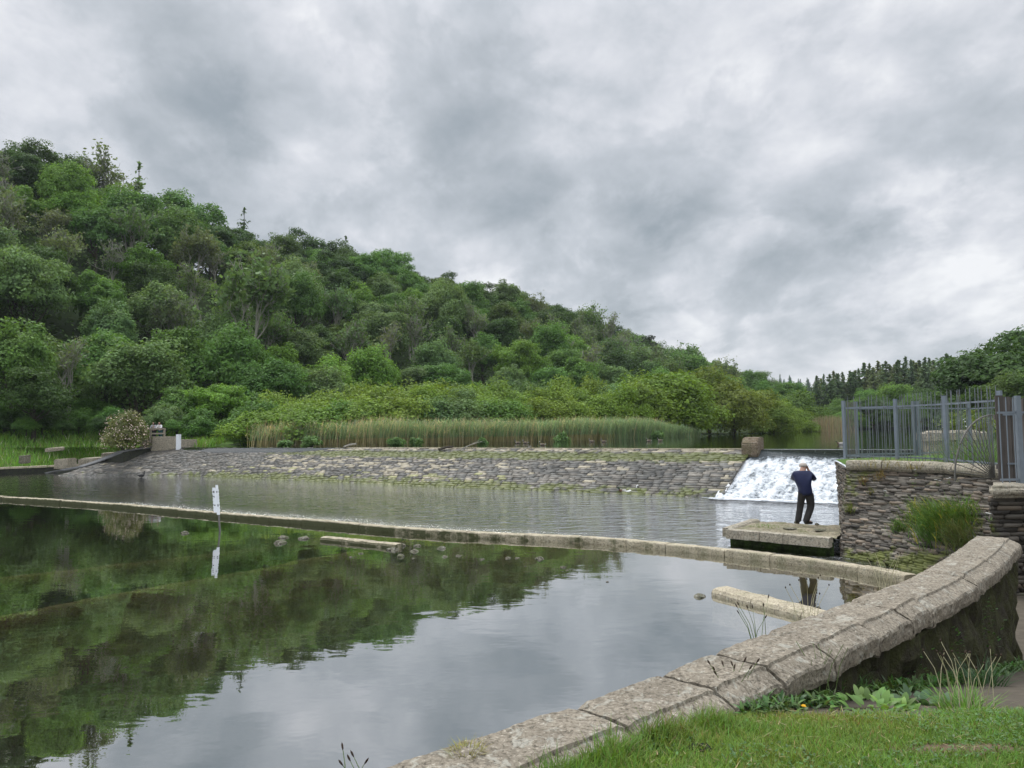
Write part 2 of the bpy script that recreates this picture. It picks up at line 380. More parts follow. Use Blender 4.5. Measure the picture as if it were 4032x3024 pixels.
def bump_upper(t):
    g = wpos(t); a = tnoise(t, 0.9, 3, 0.55, 0.3, g, (0.6, 1.2, 1))
    bn = nd(t, 'ShaderNodeBump', i_Strength=0.12, i_Distance=0.12); t.links.new(a, bn.inputs['Height']); return bn.outputs[0]
M_WPOOL = water('still_water', 3.4, (0.82, 0.82, 0.66), 0.0, bump_still, 2.35)
M_WMID = water('rippled_water', 2.3, (0.42, 0.46, 0.38), 0.04, bump_mid, 2.1)
M_WUP = water('lake_water', 1.6, (0.25, 0.28, 0.22), 0.02, bump_upper)

def foam_mat():
    m, t, o = new_mat('white_water'); g = wpos(t); f = attr(t, 'foam')
    n = tnoise(t, 3.0, 7, 0.7, 0.8, g); n2 = tnoise(t, 11.0, 5, 0.65, 0.8, g)
    k = mth(t, 'ADD', f, mth(t, 'ADD', mth(t, 'MULTIPLY', mth(t, 'SUBTRACT', n, 0.5), 1.5), mth(t, 'MULTIPLY', mth(t, 'SUBTRACT', n2, 0.5), 1.0)))
    c = ramp(t, k, [(0.16, (0.05, 0.06, 0.065)), (0.38, (0.22, 0.25, 0.275)), (0.58, (0.52, 0.55, 0.58)), (0.85, (0.78, 0.79, 0.80))])
    pbr(t, o, c, ramp(t, k, [(0.2, 0.12), (0.6, 0.7)]), 0.4, bump=mth(t, 'ADD', n2, n), bstr=0.8, bdist=0.08); return m
M_FOAM = foam_mat()

# ================================================================== setting
ZU, ZP = 2.10, -0.10            # lake level, near pool level (middle pool = 0)
def sheet(name, pts, z, mat, kind='structure'):
    me = bpy.data.meshes.new(name); me.from_pydata([(float(p[0]), float(p[1]), z if len(p) < 3 else float(p[2])) for p in pts], [], [tuple(range(len(pts)))])
    me.update()
    if me.polygons[0].normal.z < 0: me.flip_normals()
    return link_props(mesh_obj(name, me, mat), kind='structure')
def ground_mat(name, a, b, c=None, s=1.0):
    m, t, o = new_mat(name); g = wpos(t); n = tnoise(t, 0.8*s, 6, 0.65, 0.3, g); n2 = tnoise(t, 9*s, 5, 0.65, 0.3, g)
    k = mix(t, ramp(t, n, [(0.35, 0.0), (0.65, 1.0)]), a, b)
    k = mix(t, ramp(t, n2, [(0.5, 0.0), (0.7, 0.5)]), k, c or tuple(x*0.6 for x in a))
    pbr(t, o, k, 0.95, 0.1, bump=n2, bstr=0.6, bdist=0.03); return m
M_EARTH = ground_mat('woodland_floor', (0.022, 0.035, 0.012), (0.035, 0.055, 0.016), s=0.3)
M_MEADOW = ground_mat('meadow_turf', (0.06, 0.115, 0.022), (0.08, 0.14, 0.03), s=0.6)
M_LAWN = ground_mat('lawn_turf', (0.075, 0.13, 0.025), (0.10, 0.155, 0.035), (0.05, 0.08, 0.018), 1.2)
M_BED = ground_mat('river_bed', (0.05, 0.045, 0.022), (0.085, 0.07, 0.032), (0.03, 0.028, 0.014), 0.7)
def bed_mat():
    m, t, o = new_mat('pool_bed_silt'); g = wpos(t); sp = t.nodes.new('ShaderNodeSeparateXYZ'); t.links.new(g, sp.inputs[0])
    n = tnoise(t, 1.3, 5, 0.6, 0.3, g); z = mth(t, 'ADD', sp.outputs[2], mth(t, 'MULTIPLY', mth(t, 'SUBTRACT', n, 0.5), 0.25))
    mr = nd(t, 'ShaderNodeMapRange'); t.links.new(z, mr.inputs[0])
    for i, v in ((1, -1.2), (2, -0.2), (3, 0.0), (4, 1.0)): mr.inputs[i].default_value = v
    c = ramp(t, mr.outputs[0], [(0.0, (0.010, 0.013, 0.007)), (0.45, (0.026, 0.026, 0.013)), (0.75, (0.070, 0.058, 0.030)), (1.0, (0.125, 0.098, 0.056))])
    pbr(t, o, scaled(t, c, mth(t, 'ADD', mth(t, 'MULTIPLY', n, .8), .6)), .95, .1); return m
M_BED = bed_mat()
M_SILT = simple('pale_silt', (0.20, 0.155, 0.085), 0.95, 0.1, var=0.3, scale=2)
M_DEEP = simple('lake_bed', (0.02, 0.022, 0.014), 0.95, 0.1, var=0.3, scale=0.5)

# one ground sheet out to the horizon
nr = 48
sheet('ground', [(3000*math.cos(2*math.pi*i/nr), 3000*math.sin(2*math.pi*i/nr)) for i in range(nr)], -2.2, M_EARTH)

# weir lines
C0, C1 = P(720, 1761, ZU), P(2960, 1770, ZU)
CD = (C1-C0); CL = float(np.linalg.norm(CD)); CD = CD/CL; CN = np.array([CD[1], -CD[0], 0.0])     # CN points downstream
FAN = P(225, 1872, 0.0)
S0, S1, S2 = -0.055, 1.0, 1.42
def weir_xy(s, v):
    """plan position on the weir face: s along the crest (0..1 visible dam), v down the face (0 crest, 1 waterline)"""
    s = np.asarray(s, float); v = np.asarray(v, float)
    cr = C0[None, :2]+CD[None, :2]*(s*CL)[:, None]
    run = np.interp(s, [0, 0.3, 0.7, 1.0, 1.42], [3.6, 3.9, 4.7, 4.8, 4.9])
    base = cr+CN[None, :2]*run[:, None]
    k = np.clip((0.14-s)/(0.14-S0), 0, 1)**1.3
    base = base*(1-k)[:, None]+FAN[None, :2]*k[:, None]
    return cr*(1-v)[:, None]+base*v[:, None]
def weir_z(v): return ZU*(1-v)+0.10*np.sin(np.pi*np.clip(v, 0, 1))
def weir_pt(s, v):
    xy = weir_xy(s, v); return np.c_[xy, weir_z(np.asarray(v, float))]

def cladding(S, nrm, rows, cols_len, sw, gap, lift, tilt, rng, colf, mossf, back=0.06):
    """separate stones laid in rows over the surface S(u metres, v 0..1)"""
    Vs = []; cols = []; moss = []
    vb = np.linspace(0, 1, rows+1)
    for r in range(rows):
        u = -rng.uniform(0, sw[1])
        while u < cols_len:
            w = rng.uniform(*sw)
            u0, u1 = max(u, 0)+gap/2, min(u+w, cols_len)-gap/2; u += w
            if u1-u0 < 0.06: continue
            gv = gap*0.5*(vb[1])/max(vb[1], 1e-6)*0.25/rows
            v0, v1 = vb[r]+gv, vb[r+1]-gv
            j = lambda a: rng.uniform(-a, a)
            jw = min(0.05, (u1-u0)*.14); jv = (v1-v0)*.12
            q = [(u0+j(jw), v0+j(jv)), (u1+j(jw), v0+j(jv)), (u1+j(jw), v1+j(jv)), (u0+j(jw), v1+j(jv))]
            cx = sum(a for a, _ in q)/4; cy = sum(b for _, b in q)/4
            k = 0.955
            q2 = [(cx+(a-cx)*k, cy+(b-cy)*k) for a, b in q]
            h = rng.uniform(*lift); t1, t2 = j(tilt), j(tilt)
            Vs.append((q, q2, h, t1, t2)); cols.append(colf(cx/cols_len, cy, rng)); moss.append(mossf(cx/cols_len, cy))
    n = len(Vs)
    Q = np.array([v[0] for v in Vs]); Q2 = np.array([v[1] for v in Vs]); H = np.array([v[2] for v in Vs]); T1 = np.array([v[3] for v in Vs]); T2 = np.array([v[4] for v in Vs])
    pb = S(Q[..., 0].ravel(), Q[..., 1].ravel()).reshape(n, 4, 3); pt = S(Q2[..., 0].ravel(), Q2[..., 1].ravel()).reshape(n, 4, 3)
    N = np.asarray(nrm); N = np.broadcast_to(N, (n, 3)) if N.ndim == 1 else N
    hs = np.stack([H-T1-T2, H+T1-T2, H+T1+T2, H-T1+T2], 1)
    V = np.concatenate([pb-N[:, None, :]*back, pt+N[:, None, :]*hs[..., None]], 1).reshape(-1, 3)
    F = np.array([(4, 5, 6, 7), (0, 1, 5, 4), (1, 2, 6, 5), (2, 3, 7, 6), (3, 0, 4, 7)])
    F = (F[None]+8*np.arange(n)[:, None, None]).reshape(-1, 4)
    # make faces look outwards
    a = V[F[0]]; nn = np.cross(a[1]-a[0], a[2]-a[0])
    if nn@N[0] < 0: F = F[:, ::-1]
    return V, F, np.repeat(np.array(cols), 5, 0), np.repeat(np.array(moss), 8)

rng = random.Random(5)
weir = thing('weir', 'long sloping stone weir with mossy slabs across the river', 'weir', tuple(C1+CN*2))
WL = (S1-S0)*CL
def S_weir(u, v): return weir_pt(S0+np.asarray(u)/CL, np.asarray(v)*1.1)
WN = np.array([CN[0]*ZU, CN[1]*ZU, 4.5]); WN /= np.linalg.norm(WN)
def weir_col(x, v, r):
    pale = 0.02
    if 0.30 < x < 0.72 and 0.18 < v < 0.85: pale = 0.40*math.exp(-((v-0.42)/0.22)**2)*(1 if x < .6 else .6)
    if x >= 0.68 and 0.26 < v < 0.62: pale = 0.13
    if 0.40 < x < 1 and v < 0.085: pale = 0.55
    if 0.55 < x < 0.66 and v > 0.12: pale = max(pale, 0.32)
    if r.random() < pale:
        k = r.uniform(0.75, 1.15); return (0.30*k, 0.262*k, 0.185*k)
    if 0.24 < x < 0.78 and v > .62 and r.random() < .55*(v-.4): k = r.uniform(.7, 1.3); return (.24*k, .235*k, .105*k)
    k = r.uniform(0.6, 1.35)
    k *= 0.62+0.76*float(vnoise(np.array([[x*38+v*3, v*1.2, 0]]), 8)[0])
    if x < 0.22: k *= 0.75
    if r.random() < 0.45: return (0.125*k, 0.112*k, 0.092*k)
    return (0.082*k, 0.079*k, 0.069*k)
def weir_moss(x, v):
    top = math.exp(-((v-0.19)/0.135)**2)*np.interp(x, [0.2, 0.3, 0.45, 1], [0, 0.55, 1.0, 0.95])
    bot = np.interp(v, [0.62, 0.8, 1.0], [0, 0.62, 0.9])*np.interp(x, [0.1, 0.25, 0.75, 1], [0.5, 1.0, 1.0, 0.8])
    return max(top, bot)
V, F, c, ms = cladding(S_weir, WN, 26, WL, (0.20, 0.80), 0.016, (-0.012, 0.020), 0.010, rng, weir_col, weir_moss)
npobj('stone_apron', V, F, M_WEIR, weir, c, vattr={'moss': ms})
us, vs = np.meshgrid(np.linspace(S0, S1, 90), np.linspace(0, 1.25, 16), indexing='ij')
V = weir_pt(us.ravel(), vs.ravel()); V[:, 2] -= 0.03
npobj('apron_bed', V, grid_faces(90, 16)[:, ::-1], M_JOINT, weir)
# crest: pale cap stones on the right two thirds
for i in range(24):
    s0, s1 = 0.40+0.595*i/24, 0.40+0.595*(i+1)/24-0.0012
    a, b = C0+CD*s0*CL, C0+CD*s1*CL; w = CN*0.55
    mb = MB(); top = ZU+0.035+rng.uniform(-.006, .006)
    V = [a+CN*0.02, b+CN*0.02, b-w, a-w]
    mb.add([(*q[:2], ZU-0.5) for q in V]+[(*q[:2], top) for q in V], [(4, 7, 6, 5), (0, 1, 5, 4), (1, 2, 6, 5), (2, 3, 7, 6), (3, 0, 4, 7)])
    mb.obj('crest_stone', M_KERB, weir)
a, b = C0+CD*S0*CL, C0+CD*0.399*CL
mb = MB(); V = [a+CN*0.02, b+CN*0.02, b-CN*0.55, a-CN*0.55]
mb.add([(*q[:2], ZU-0.5) for q in V]+[(*q[:2], ZU-0.03) for q in V], [(4, 7, 6, 5), (0, 1, 5, 4), (1, 2, 6, 5), (2, 3, 7, 6), (3, 0, 4, 7)])
mb.obj('wet_crest', M_JOINT, weir)
# smooth sheet of water sliding over the left of the crest
us, vs = np.meshgrid(np.linspace(0.0, 0.40, 50), np.linspace(-0.02, 0.24, 9), indexing='ij')
lim = np.interp(us, [0, .12, .3, .40], [0.3, 1.0, 0.8, 0.05])
V = weir_pt(us.ravel(), (np.maximum(vs, 0)*lim).ravel()); V[:, 2] += 0.085*(1-0.85*(vs.ravel()/0.24)**2); V[:, 2] = np.minimum(V[:, 2], ZU+0.001)
V[:, :2] -= CN[None, :2]*np.where(vs.ravel() < 0, 0.5, 0)[:, None]
link_props(npobj('water_film', V, grid_faces(50, 9)[:, ::-1], M_WUP, smooth=True), kind='structure')

# slanting wing kerb at the left end of the apron
wk = [P(611, 1761, ZU+0.02)+np.array([0, .5, 0]), P(492, 1777, 1.86), P(416, 1810, 1.16), P(333, 1839, 0.58), P(224, 1859, 0.12), P(190, 1866, -0.1)]
wk = resample(np.array(wk), 0.6); wing = thing('wing_wall', 'dark slanting kerb wall closing the left end of the weir', 'wall', tuple(wk[0]))
w2 = np.array([-0.55, 0.30, 0.0])
V = []; 
for p in wk:
    V += [p+(0, 0, 0), p+w2, p+w2-(0, 0, 2.0), p-(0, 0, 2.0)]
n = len(wk); F = []
for i in range(n-1):
    for k in range(4): F.append((i*4+k, i*4+(k+1) % 4, (i+1)*4+(k+1) % 4, (i+1)*4+k))
M_WING = mossy_side('wet_dark_stone', (0.03, 0.03, 0.03), (0.045, 0.05, 0.03))
me = bpy.data.meshes.new('wall_body'); me.from_pydata([tuple(map(float, v)) for v in V], [], F); mesh_obj('wall_body', me, M_WING, wing)
mb = MB(); 
for i in range(0, n-1, 2):
    a, b = wk[i], wk[min(i+2, n-1)]; e = np.array([0.10, -0.05, 0])
    q = [a+e, b+e, b+w2*1.1, a+w2*1.1]
    mb.add([p+(0, 0, 0.004) for p in q]+[p+(0, 0, 0.09) for p in q], [(4, 5, 6, 7), (0, 1, 5, 4), (1, 2, 6, 5), (2, 3, 7, 6), (3, 0, 4, 7)])
mb.obj('wall_coping', simple('wet_coping', (0.115, 0.115, 0.115), 0.6, 0.3, var=0.3, scale=4), wing)

# spillway: falling water
NS, NV = 190, 150
us, vs = np.meshgrid(np.linspace(0.992, S2, NS), np.linspace(-0.10, 1.10, NV), indexing='ij')
s_, v_ = us.ravel(), vs.ravel()
xy = weir_xy(s_, np.maximum(v_, -1)); 
vc = np.clip(v_, 0, 1)
z = ZU-0.06*np.clip(v_+0.1, 0, 0.2)/0.2-ZU*vc*0.98-0.20*np.clip(vc/0.25, 0, 1)*(1-vc)+0.02
q = np.c_[s_*CL*1.0, v_*5.0, np.zeros_like(s_)]
q = q+np.c_[.25*(fbm(q*1.3, 3, 91)-.5), .5*(fbm(q*1.1+5, 3, 92)-.5), 0*s_]; n1_ = fbm(q*np.array([3.0, 0.9, 1]), 5, 3, 0.62); n2_ = fbm(q*np.array([8.5, 2.3, 1])+9, 4, 8, 0.62)
br = np.clip((v_-(0.085+0.08*(vnoise(q*np.array([0.9, 0, 0]), 5)-0.3)))/0.12, 0, 1)
amp = br*np.clip((1.08-v_)/0.12, 0, 1)
n4_ = fbm(q*np.array([17, 6, 1])+3, 3, 33, .6)
z = z+amp*(0.17*(np.abs(n1_-0.5)*2)**0.8+0.12*(n2_-0.4)+0.11*(n4_-.5))
z = np.where(v_ > 1.0, np.maximum(z, 0.015), np.maximum(z, 0.03*br))
foam = br*(0.60+0.7*(n1_-0.5)+0.8*(n2_-0.5)+0.5*(n4_-.5))+0.02
link_props(npobj('waterfall', np.c_[xy, z], grid_faces(NS, NV)[:, ::-1], M_FOAM, smooth=True, vattr={'foam': foam}), 'white water tumbling down the spillway', None, None, 'structure')
# churned foam floating below the fall
us, vs = np.meshgrid(np.linspace(0.975, S2, 150), np.linspace(0.97, 1.40, 60), indexing='ij'); s_, v_ = us.ravel(), vs.ravel()
xy = weir_xy(s_, v_); q = np.c_[s_*CL, v_*5, 0*s_]; nn = fbm(q*np.array([0.9, 2.2, 1]), 5, 21, 0.6)
f_ = np.clip(1.0-(v_-1.0)/0.30, 0, 1)*np.clip((s_-0.97)/0.03, 0, 1)
z = 0.012+0.09*f_*(nn-0.3)
keep = (f_+0.9*(nn-0.5)) > 0.35
F = grid_faces(150, 60)[:, ::-1]; F = F[keep[F].all(1)]
link_props(npobj('foam', np.c_[xy, np.maximum(z, 0.006)], F, M_FOAM, smooth=True, vattr={'foam': 0.25+0.55*f_}), 'foam spreading at the foot of the waterfall', None, None, 'stuff')

# kerb line and pools -------------------------------------------------
kerb_px = [(-260, 1940), (0, 1956), (419, 1981), (857, 2020), (1276, 2053), (1640, 2085), (2005, 2103), (2348, 2117), (2734, 2152), (3120, 2195), (3330, 2222), (3560, 2268)]
KB = smooth_poly([P(x, y, 0.08) for x, y in kerb_px], 2)             # front top edge of the kerb
KB[:, 2] = 0.08
KBr = resample(KB, 0.25)
def offs(L, d):
    t = np.gradient(L[:, :2], axis=0); t /= np.linalg.norm(t, axis=1)[:, None]
    o = L.copy(); o[:, 0] += -t[:, 1]*d; o[:, 1] += t[:, 0]*d; return o
kerb = thing('pool_kerb', 'long pale stone kerb dividing the still pool from the rippled water', 'kerb', tuple(KBr[len(KBr)//2]))
i = 0
while i < len(KBr)-2:
    ln = rng.randint(5, 9); j = min(i+ln, len(KBr)-1); seg = resample(KBr[i:j+1], 0.12)
    seg[0, :2] += (seg[1, :2]-seg[0, :2])*0.08; seg[-1, :2] += (seg[-2, :2]-seg[-1, :2])*0.08
    prof = [(0.0, -0.9), (0.0, -0.12), (0.01, -0.03), (0.03, 0.0), (0.20, 0.004), (0.36, 0.0), (0.39, -0.03), (0.39, -0.9)]
    L = [offs(seg, d) for d, _ in prof]; V = np.stack([np.c_[l[:, :2], np.full(len(l), 0.08+zz)] for l, (_, zz) in zip(L, prof)], 1)
    dv = (fbm(V.reshape(-1, 3)*6, 4, 2)-0.5).reshape(V.shape[:2]); V[..., 2] += dv*0.05*(np.arange(8) > 0)*(np.arange(8) < 7)+rng.uniform(-.012, .012); V[..., 1] -= dv*0.06
    nu = len(seg); V = V.reshape(-1, 3); F = [tuple(f) for f in grid_faces(nu, 8)[:, ::-1]]+[tuple(range(8)), tuple((nu-1)*8+k for k in range(8))[::-1]]
    me = bpy.data.meshes.new('kerb_stone'); me.from_pydata([tuple(map(float, v)) for v in V], [], F)
    me.materials.append(M_KERBM)
    mesh_obj('kerb_stone', me, None, kerb); i = j
KBK = offs(KBr, 0.38)

# foreground wall line (water edge of the coping), then behind the camera
ww_px = [(1534, 3019), (1756, 2946), (2060, 2842), (2376, 2740), (2600, 2655), (2859, 2561), (3150, 2447), (3377, 2357), (3579, 2279), (3691, 2223), (3793, 2160), (3836, 2120)]
WW = np.array([(-15, -5.5, 1.75), (-7, -0.8, 1.75), (-3.2, 1.55, 1.75)]+[tuple(P(x, y, 1.75)) for x, y in ww_px]+[tuple(P(3856, 2104, 1.75))])
WW = smooth_poly(WW, 2); WW[:, 2] = 1.75
WWr = resample(WW, 0.1)
wf_px = [(2988, 2632), (3247, 2522), (3429, 2451), (3607, 2388), (3742, 2337), (3830, 2280), (3933, 2223), (3980, 2176)]

# pool surfaces and beds
near = [tuple(p[:2]) for p in KBr[::6]]+[(8.6, 15.2), (8.0, 12.5)]+[tuple(p[:2]) for p in offs(WWr, -0.2)[::-1][::10]]+[(-40, -16), (-75, 10)]
sheet('pool_water', near, ZP, M_WPOOL)
mid = [tuple(p[:2]) for p in KBK[::6]][::-1]+[(-48, 42), (-80, 52), (-75, 72), (-30, 70), (0, 50), (24, 33), (24, 22), (9.5, 18)]
band = [KBK[::2]]+[offs(KBr, .38+d)[::2] for d in (.5, 1.2, 2.2, 3.2)]
Vb = np.stack(band, 1); Vb[..., 2] = 0; nu, nv = Vb.shape[:2]; rip = np.tile([1.0, .9, .55, .12, 0], nu)*np.repeat(np.interp(Vb[:, 0, 0], [-26, -18, 4, 7], [.15, 1, 1, .6]), nv)
Fm = [tuple(f)[::-1] for f in grid_faces(nu, nv)]+[tuple(i*nv+4 for i in range(nu))[::-1]+tuple(range(nu*nv, nu*nv+7))]
me = bpy.data.meshes.new('river_water'); me.from_pydata([tuple(map(float, q)) for q in Vb.reshape(-1, 3)]+[(-48, 43.5, 0), (-80, 52, 0), (-75, 72, 0), (-30, 70, 0), (0, 50, 0), (24, 33, 0), (20, 21, 0)], [], Fm)
me.update(); bm = bmesh.new(); bm.from_mesh(me); bm.normal_update()
bmesh.ops.reverse_faces(bm, faces=[f for f in bm.faces if f.normal.z < 0]); bm.to_mesh(me); bm.free()
at_ = me.attributes.new('rip', 'FLOAT', 'POINT'); at_.data.foreach_set('value', np.r_[rip, np.zeros(7)].astype(np.float32)); link_props(mesh_obj('river_water', me, M_WMID), kind='structure')
sheet('river_bed', [(p[0], p[1], -1.0) for p in mid], -1.0, M_DEEP)
# near pool bed: shallow by the right bank, deeper to the left, with a sunken channel between two low walls
xs = np.r_[np.linspace(-60, -26, 60), np.linspace(-25.8, 11, 250)]; ys = np.r_[np.linspace(-8, 10, 50), np.linspace(10.2, 46, 240)]; gx, gy = np.meshgrid(xs, ys, indexing='ij')
A0, A1 = P(700, 2318, -0.3), P(1785, 2111, -0.3)
B0_, B1_ = P(400, 2240, -0.3), P(1263, 2138, -0.3)
def sdist(gx, gy, a, b):
    d = (b-a)[:2]; d = d/np.linalg.norm(d); return (gx-a[0])*(-d[1])+(gy-a[1])*d[0]
da = sdist(gx, gy, A0, A1); db = sdist(gx, gy, B0_, B1_)
bed = np.full(gx.shape, -0.42)
bed += -0.55*np.clip((-da)/9.0, 0, 1)-0.5*np.clip((-gx-4)/14, 0, 1)
sst = lambda v, a, b: (lambda t: t*t*(3-2*t))(np.clip((v-a)/(b-a), 0, 1))
ch = sst(da, .35, .9)*(1-sst(db, -.9, -.3)); bed = bed*(1-ch)-1.30*ch
up_ = sst(db, -.1, .4); bed = bed*(1-up_)+(-0.42-0.5*np.clip((-gx-6)/10, 0, 1))*up_
for dd_, top_ in ((da, -0.21), (db+.15, -0.23)):
    w_ = sst(dd_, -.30, -.05)*(1-sst(dd_, .25, .5)); bed = bed*(1-w_)+np.maximum(bed, top_)*w_
kp = KBr[::3, :2]; dk = np.full(gx.shape, 9e9)
for a_ in kp: dk = np.minimum(dk, np.hypot(gx-a_[0], gy-a_[1]))
bed = np.where((da < 0.2), np.maximum(bed, -0.20-0.11*dk-0.06*np.clip(-gx-2, 0, 9)), bed)
bed += 0.10*(fbm(np.c_[gx.ravel()*0.7, gy.ravel()*0.7, 0*gx.ravel()], 4, 4).reshape(gx.shape)-0.5)
bed = np.minimum(bed, ZP-0.05)
link_props(npobj('pool_bed', np.c_[gx.ravel(), gy.ravel(), bed.ravel()], grid_faces(310, 290), M_BED, smooth=True), kind='structure')

# lake
RB = [P(984, 1756, ZU), P(1500, 1750, ZU), P(2000, 1740, ZU), P(2300, 1733, ZU), P(2600, 1723, ZU), P(2840, 1715, ZU), P(3080, 1708, ZU)]   # reed edge
far = [(66, 168), (86, 212), (100, 208), (118, 196), (108, 160), (80, 112), (48, 72), (30, 44), (22, 30)]
lake = [tuple((C0+CD*(S0*CL-2))[:2])]+[tuple((C0+CD*s*CL)[:2]) for s in (0.0, 0.4, 1.0)]+[tuple((C0+CD*S2*CL)[:2])]+[(26, 28), (60, 60), (130, 130), (160, 260), (60, 300), (-40, 150), (-60, 80)]
sheet('lake_water', lake, ZU, M_WUP)
sheet('lake_bed', lake, 0.9, M_DEEP)

# hill and banks ------------------------------------------------------
E_ = [(-80, 45, .25), (-47.5, 65.5, .25), (-41, 73, .3), (-28, 67.5, 1.9), (-27.5, 76, 1.9), (-21, 66, 1.95), (-5, 68.5, 1.95), (7, 77, 1.95), (17, 90, 1.95), (27, 101, 1.95), (39, 113, 1.95), (66, 170, 1.95), (86, 214, 1.95)]
T_ = [(-112, 70, 4), (-64, 88, 5.0), (-54, 95, 5.4), (-38, 100, 3.6), (-20, 120, 3.2), (0, 135, 3.0), (22, 155, 3), (45, 180, 3), (65, 205, 3), (85, 235, 3), (98, 262, 3), (108, 290, 3), (112, 310, 3)]
G_ = [(-175, 125, 59), (-128, 146, 55.5), (-107, 160, 51), (-75, 190, 41), (-37, 215, 38), (-20, 230, 35.5), (8, 250, 31), (36, 272, 23), (62, 296, 16.5), (84, 320, 10), (102, 350, 5.5), (118, 370, 5.2), (130, 390, 4.3)]
def interp_line(L, u):
    L = np.asarray(L, float); u = np.clip(u, 0, len(L)-1.0001); i = u.astype(int); f = (u-i)[:, None]
    return L[i]*(1-f)+L[i+1]*f
G2 = [(g[0]+(g[0]-t[0])*0.7, g[1]+(g[1]-t[1])*0.7, g[2]*0.75) for g, t in zip(G_, T_)]
def hill(u, v):
    u = np.asarray(u, float); v = np.asarray(v, float)
    e, t, g, b = (interp_line(L, u) for L in (E_, T_, G_, G2))
    a = np.clip(v, 0, 1)[:, None]; p = e*(1-a)+t*a
    a = np.clip(v-1, 0, 1)[:, None]; q = t*(1-a)+g*a
    zz = np.clip(v-1, 0, 1); zz = np.sin(zz*np.pi/2)**1.15
    q[:, 2] = t[:, 2]+(g[:, 2]-t[:, 2])*zz
    a = np.clip(v-2, 0, 1)[:, None]; r = g*(1-a)+b*a
    o = np.where((v <= 1)[:, None], p, np.where((v <= 2)[:, None], q, r))
    o[:, 2] += np.clip(v*3, 0, 1)*np.clip(v-0.2, 0, 1)*1.6*(fbm(o*np.array([.05, .05, 0]), 3, 6)-0.5)
    return o
us, vs = np.meshgrid(np.linspace(0, 12, 145), np.linspace(0, 3, 73), indexing='ij')
V = hill(us.ravel(), vs.ravel()); V_HILL = V
me = npmesh('hillside', V, grid_faces(145, 73), mat=M_EARTH, smooth=True); me.materials.append(M_MEADOW)
fu = us.ravel()[grid_faces(145, 73)[:, 0]]; fv = vs.ravel()[grid_faces(145, 73)[:, 0]]
me.polygons.foreach_set('material_index', ((fu < 3.4) & (fv < 0.9)).astype(np.int32))
link_props(mesh_obj('hill', me, None), kind='structure')
# skirt from the hill's edge line down below the water
el = np.array(E_, float); V = np.concatenate([el, el-(0, 0, 3)]); n = len(el)
link_props(npobj('river_bank', V, [(i, i+1, n+i+1, n+i) for i in range(n-1)], M_EARTH), kind='structure')
# right bank and the ground behind it
fb = [(20.5, 30.5, 2.3), (24, 36, 2.3), (31, 47, 2.2), (48, 72, 2.2), (80, 112, 2.2), (108, 160, 2.2), (118, 196, 2.2), (100, 209, 2.2), (86, 214, 2.0)]
fo = [(60, 24, 3), (70, 40, 4), (80, 60, 5), (100, 80, 6), (140, 120, 9), (180, 180, 12), (190, 260, 14), (150, 300, 10), (120, 300, 6)]
fo2 = [(p[0]*1.8+30, p[1]*1.3, p[2]*2.2) for p in fo]
L3 = [np.array(fb, float), np.array(fo, float), np.array(fo2, float)]
L3 = [np.stack([np.interp(np.linspace(0, 8, 65), range(9), L[:, i]) for i in range(3)], 1) for L in L3]
rows = [L3[0]-(0, 0, 2), L3[0]]+[L3[0]*(1-a)+L3[1]*a for a in (.1, .25, .5, .75)]+[L3[1]]+[L3[1]*(1-a)+L3[2]*a for a in (.33, .66, 1)]
V = np.stack(rows, 1); link_props(npobj('right_bank', V.reshape(-1, 3), grid_faces(65, len(rows)), M_EARTH, smooth=True), kind='structure')
def bank_z(x, y):
    d = ((V[..., 0]-x)**2+(V[..., 1]-y)**2); k = np.unravel_index(np.argmin(d), d.shape); return float(V[k][2])
# far hill closing the valley
fa = [(60, 360, 2), (110, 400, 2), (150, 420, 2), (220, 400, 3), (320, 380, 4)]
fr_ = [(60, 560, 40), (140, 540, 31), (200, 525, 23), (260, 520, 26), (380, 500, 32)]
fa, fr_ = (np.stack([np.interp(np.linspace(0, 4, 41), range(5), np.array(L, float)[:, i]) for i in range(3)], 1) for L in (fa, fr_))
rows = [fa*(1-a)+fr_*a for a in np.linspace(0, 1, 9)]+[fr_+(20, 160, -20)]
FH = np.stack(rows, 1); link_props(npobj('far_hill', FH.reshape(-1, 3), grid_faces(41, 10), M_EARTH, smooth=True), kind='structure')

# lawn and slipway -----------------------------------------------------
WFL = offs(WWr, -0.44)     # landward face of the wall, under the coping
def ground_z(x, y):
    x = np.asarray(x, float); y = np.asarray(y, float)
    a = 1.68+0*y; b = 2.80-0.262*y
    k = 0.10; h = np.clip(0.5+0.5*(b-a)/k, 0, 1)
    z = b*(1-h)+a*h-k*h*(1-h)
    z = np.maximum(z, 0.12)
    return z+0.035*(fbm(np.c_[x.ravel()*0.9, y.ravel()*0.9, 0*x.ravel()], 3, 12).reshape(x.shape)-0.5)
pl = WFL[WFL[:, 1] < 4.9][:, :2]
xs = np.linspace(0, 1, 60)
def under_wall(y): return np.interp(y, WFL[:, 1], WFL[:, 0])-0.22
ysl = np.concatenate([np.linspace(-14, 2.5, 25), np.linspace(2.7, 4.66, 40)]); V = []
for y in ysl:
    x0 = under_wall(y) if y > -5.8 else -60
    xx = x0+(np.r_[np.linspace(0, 6, 50), np.geomspace(6.3, 70, 14)])
    V.append(np.c_[xx, np.full(64, y), ground_z(xx, np.full(64, y))])
V = np.array(V)
def gl(px, py, it=8):
    z = 1.5
    for _ in range(it):
        q = P(px, py, z); z = float(ground_z(np.array([q[0]]), np.array([q[1]]))[0])
    return np.array([q[0], q[1], z])
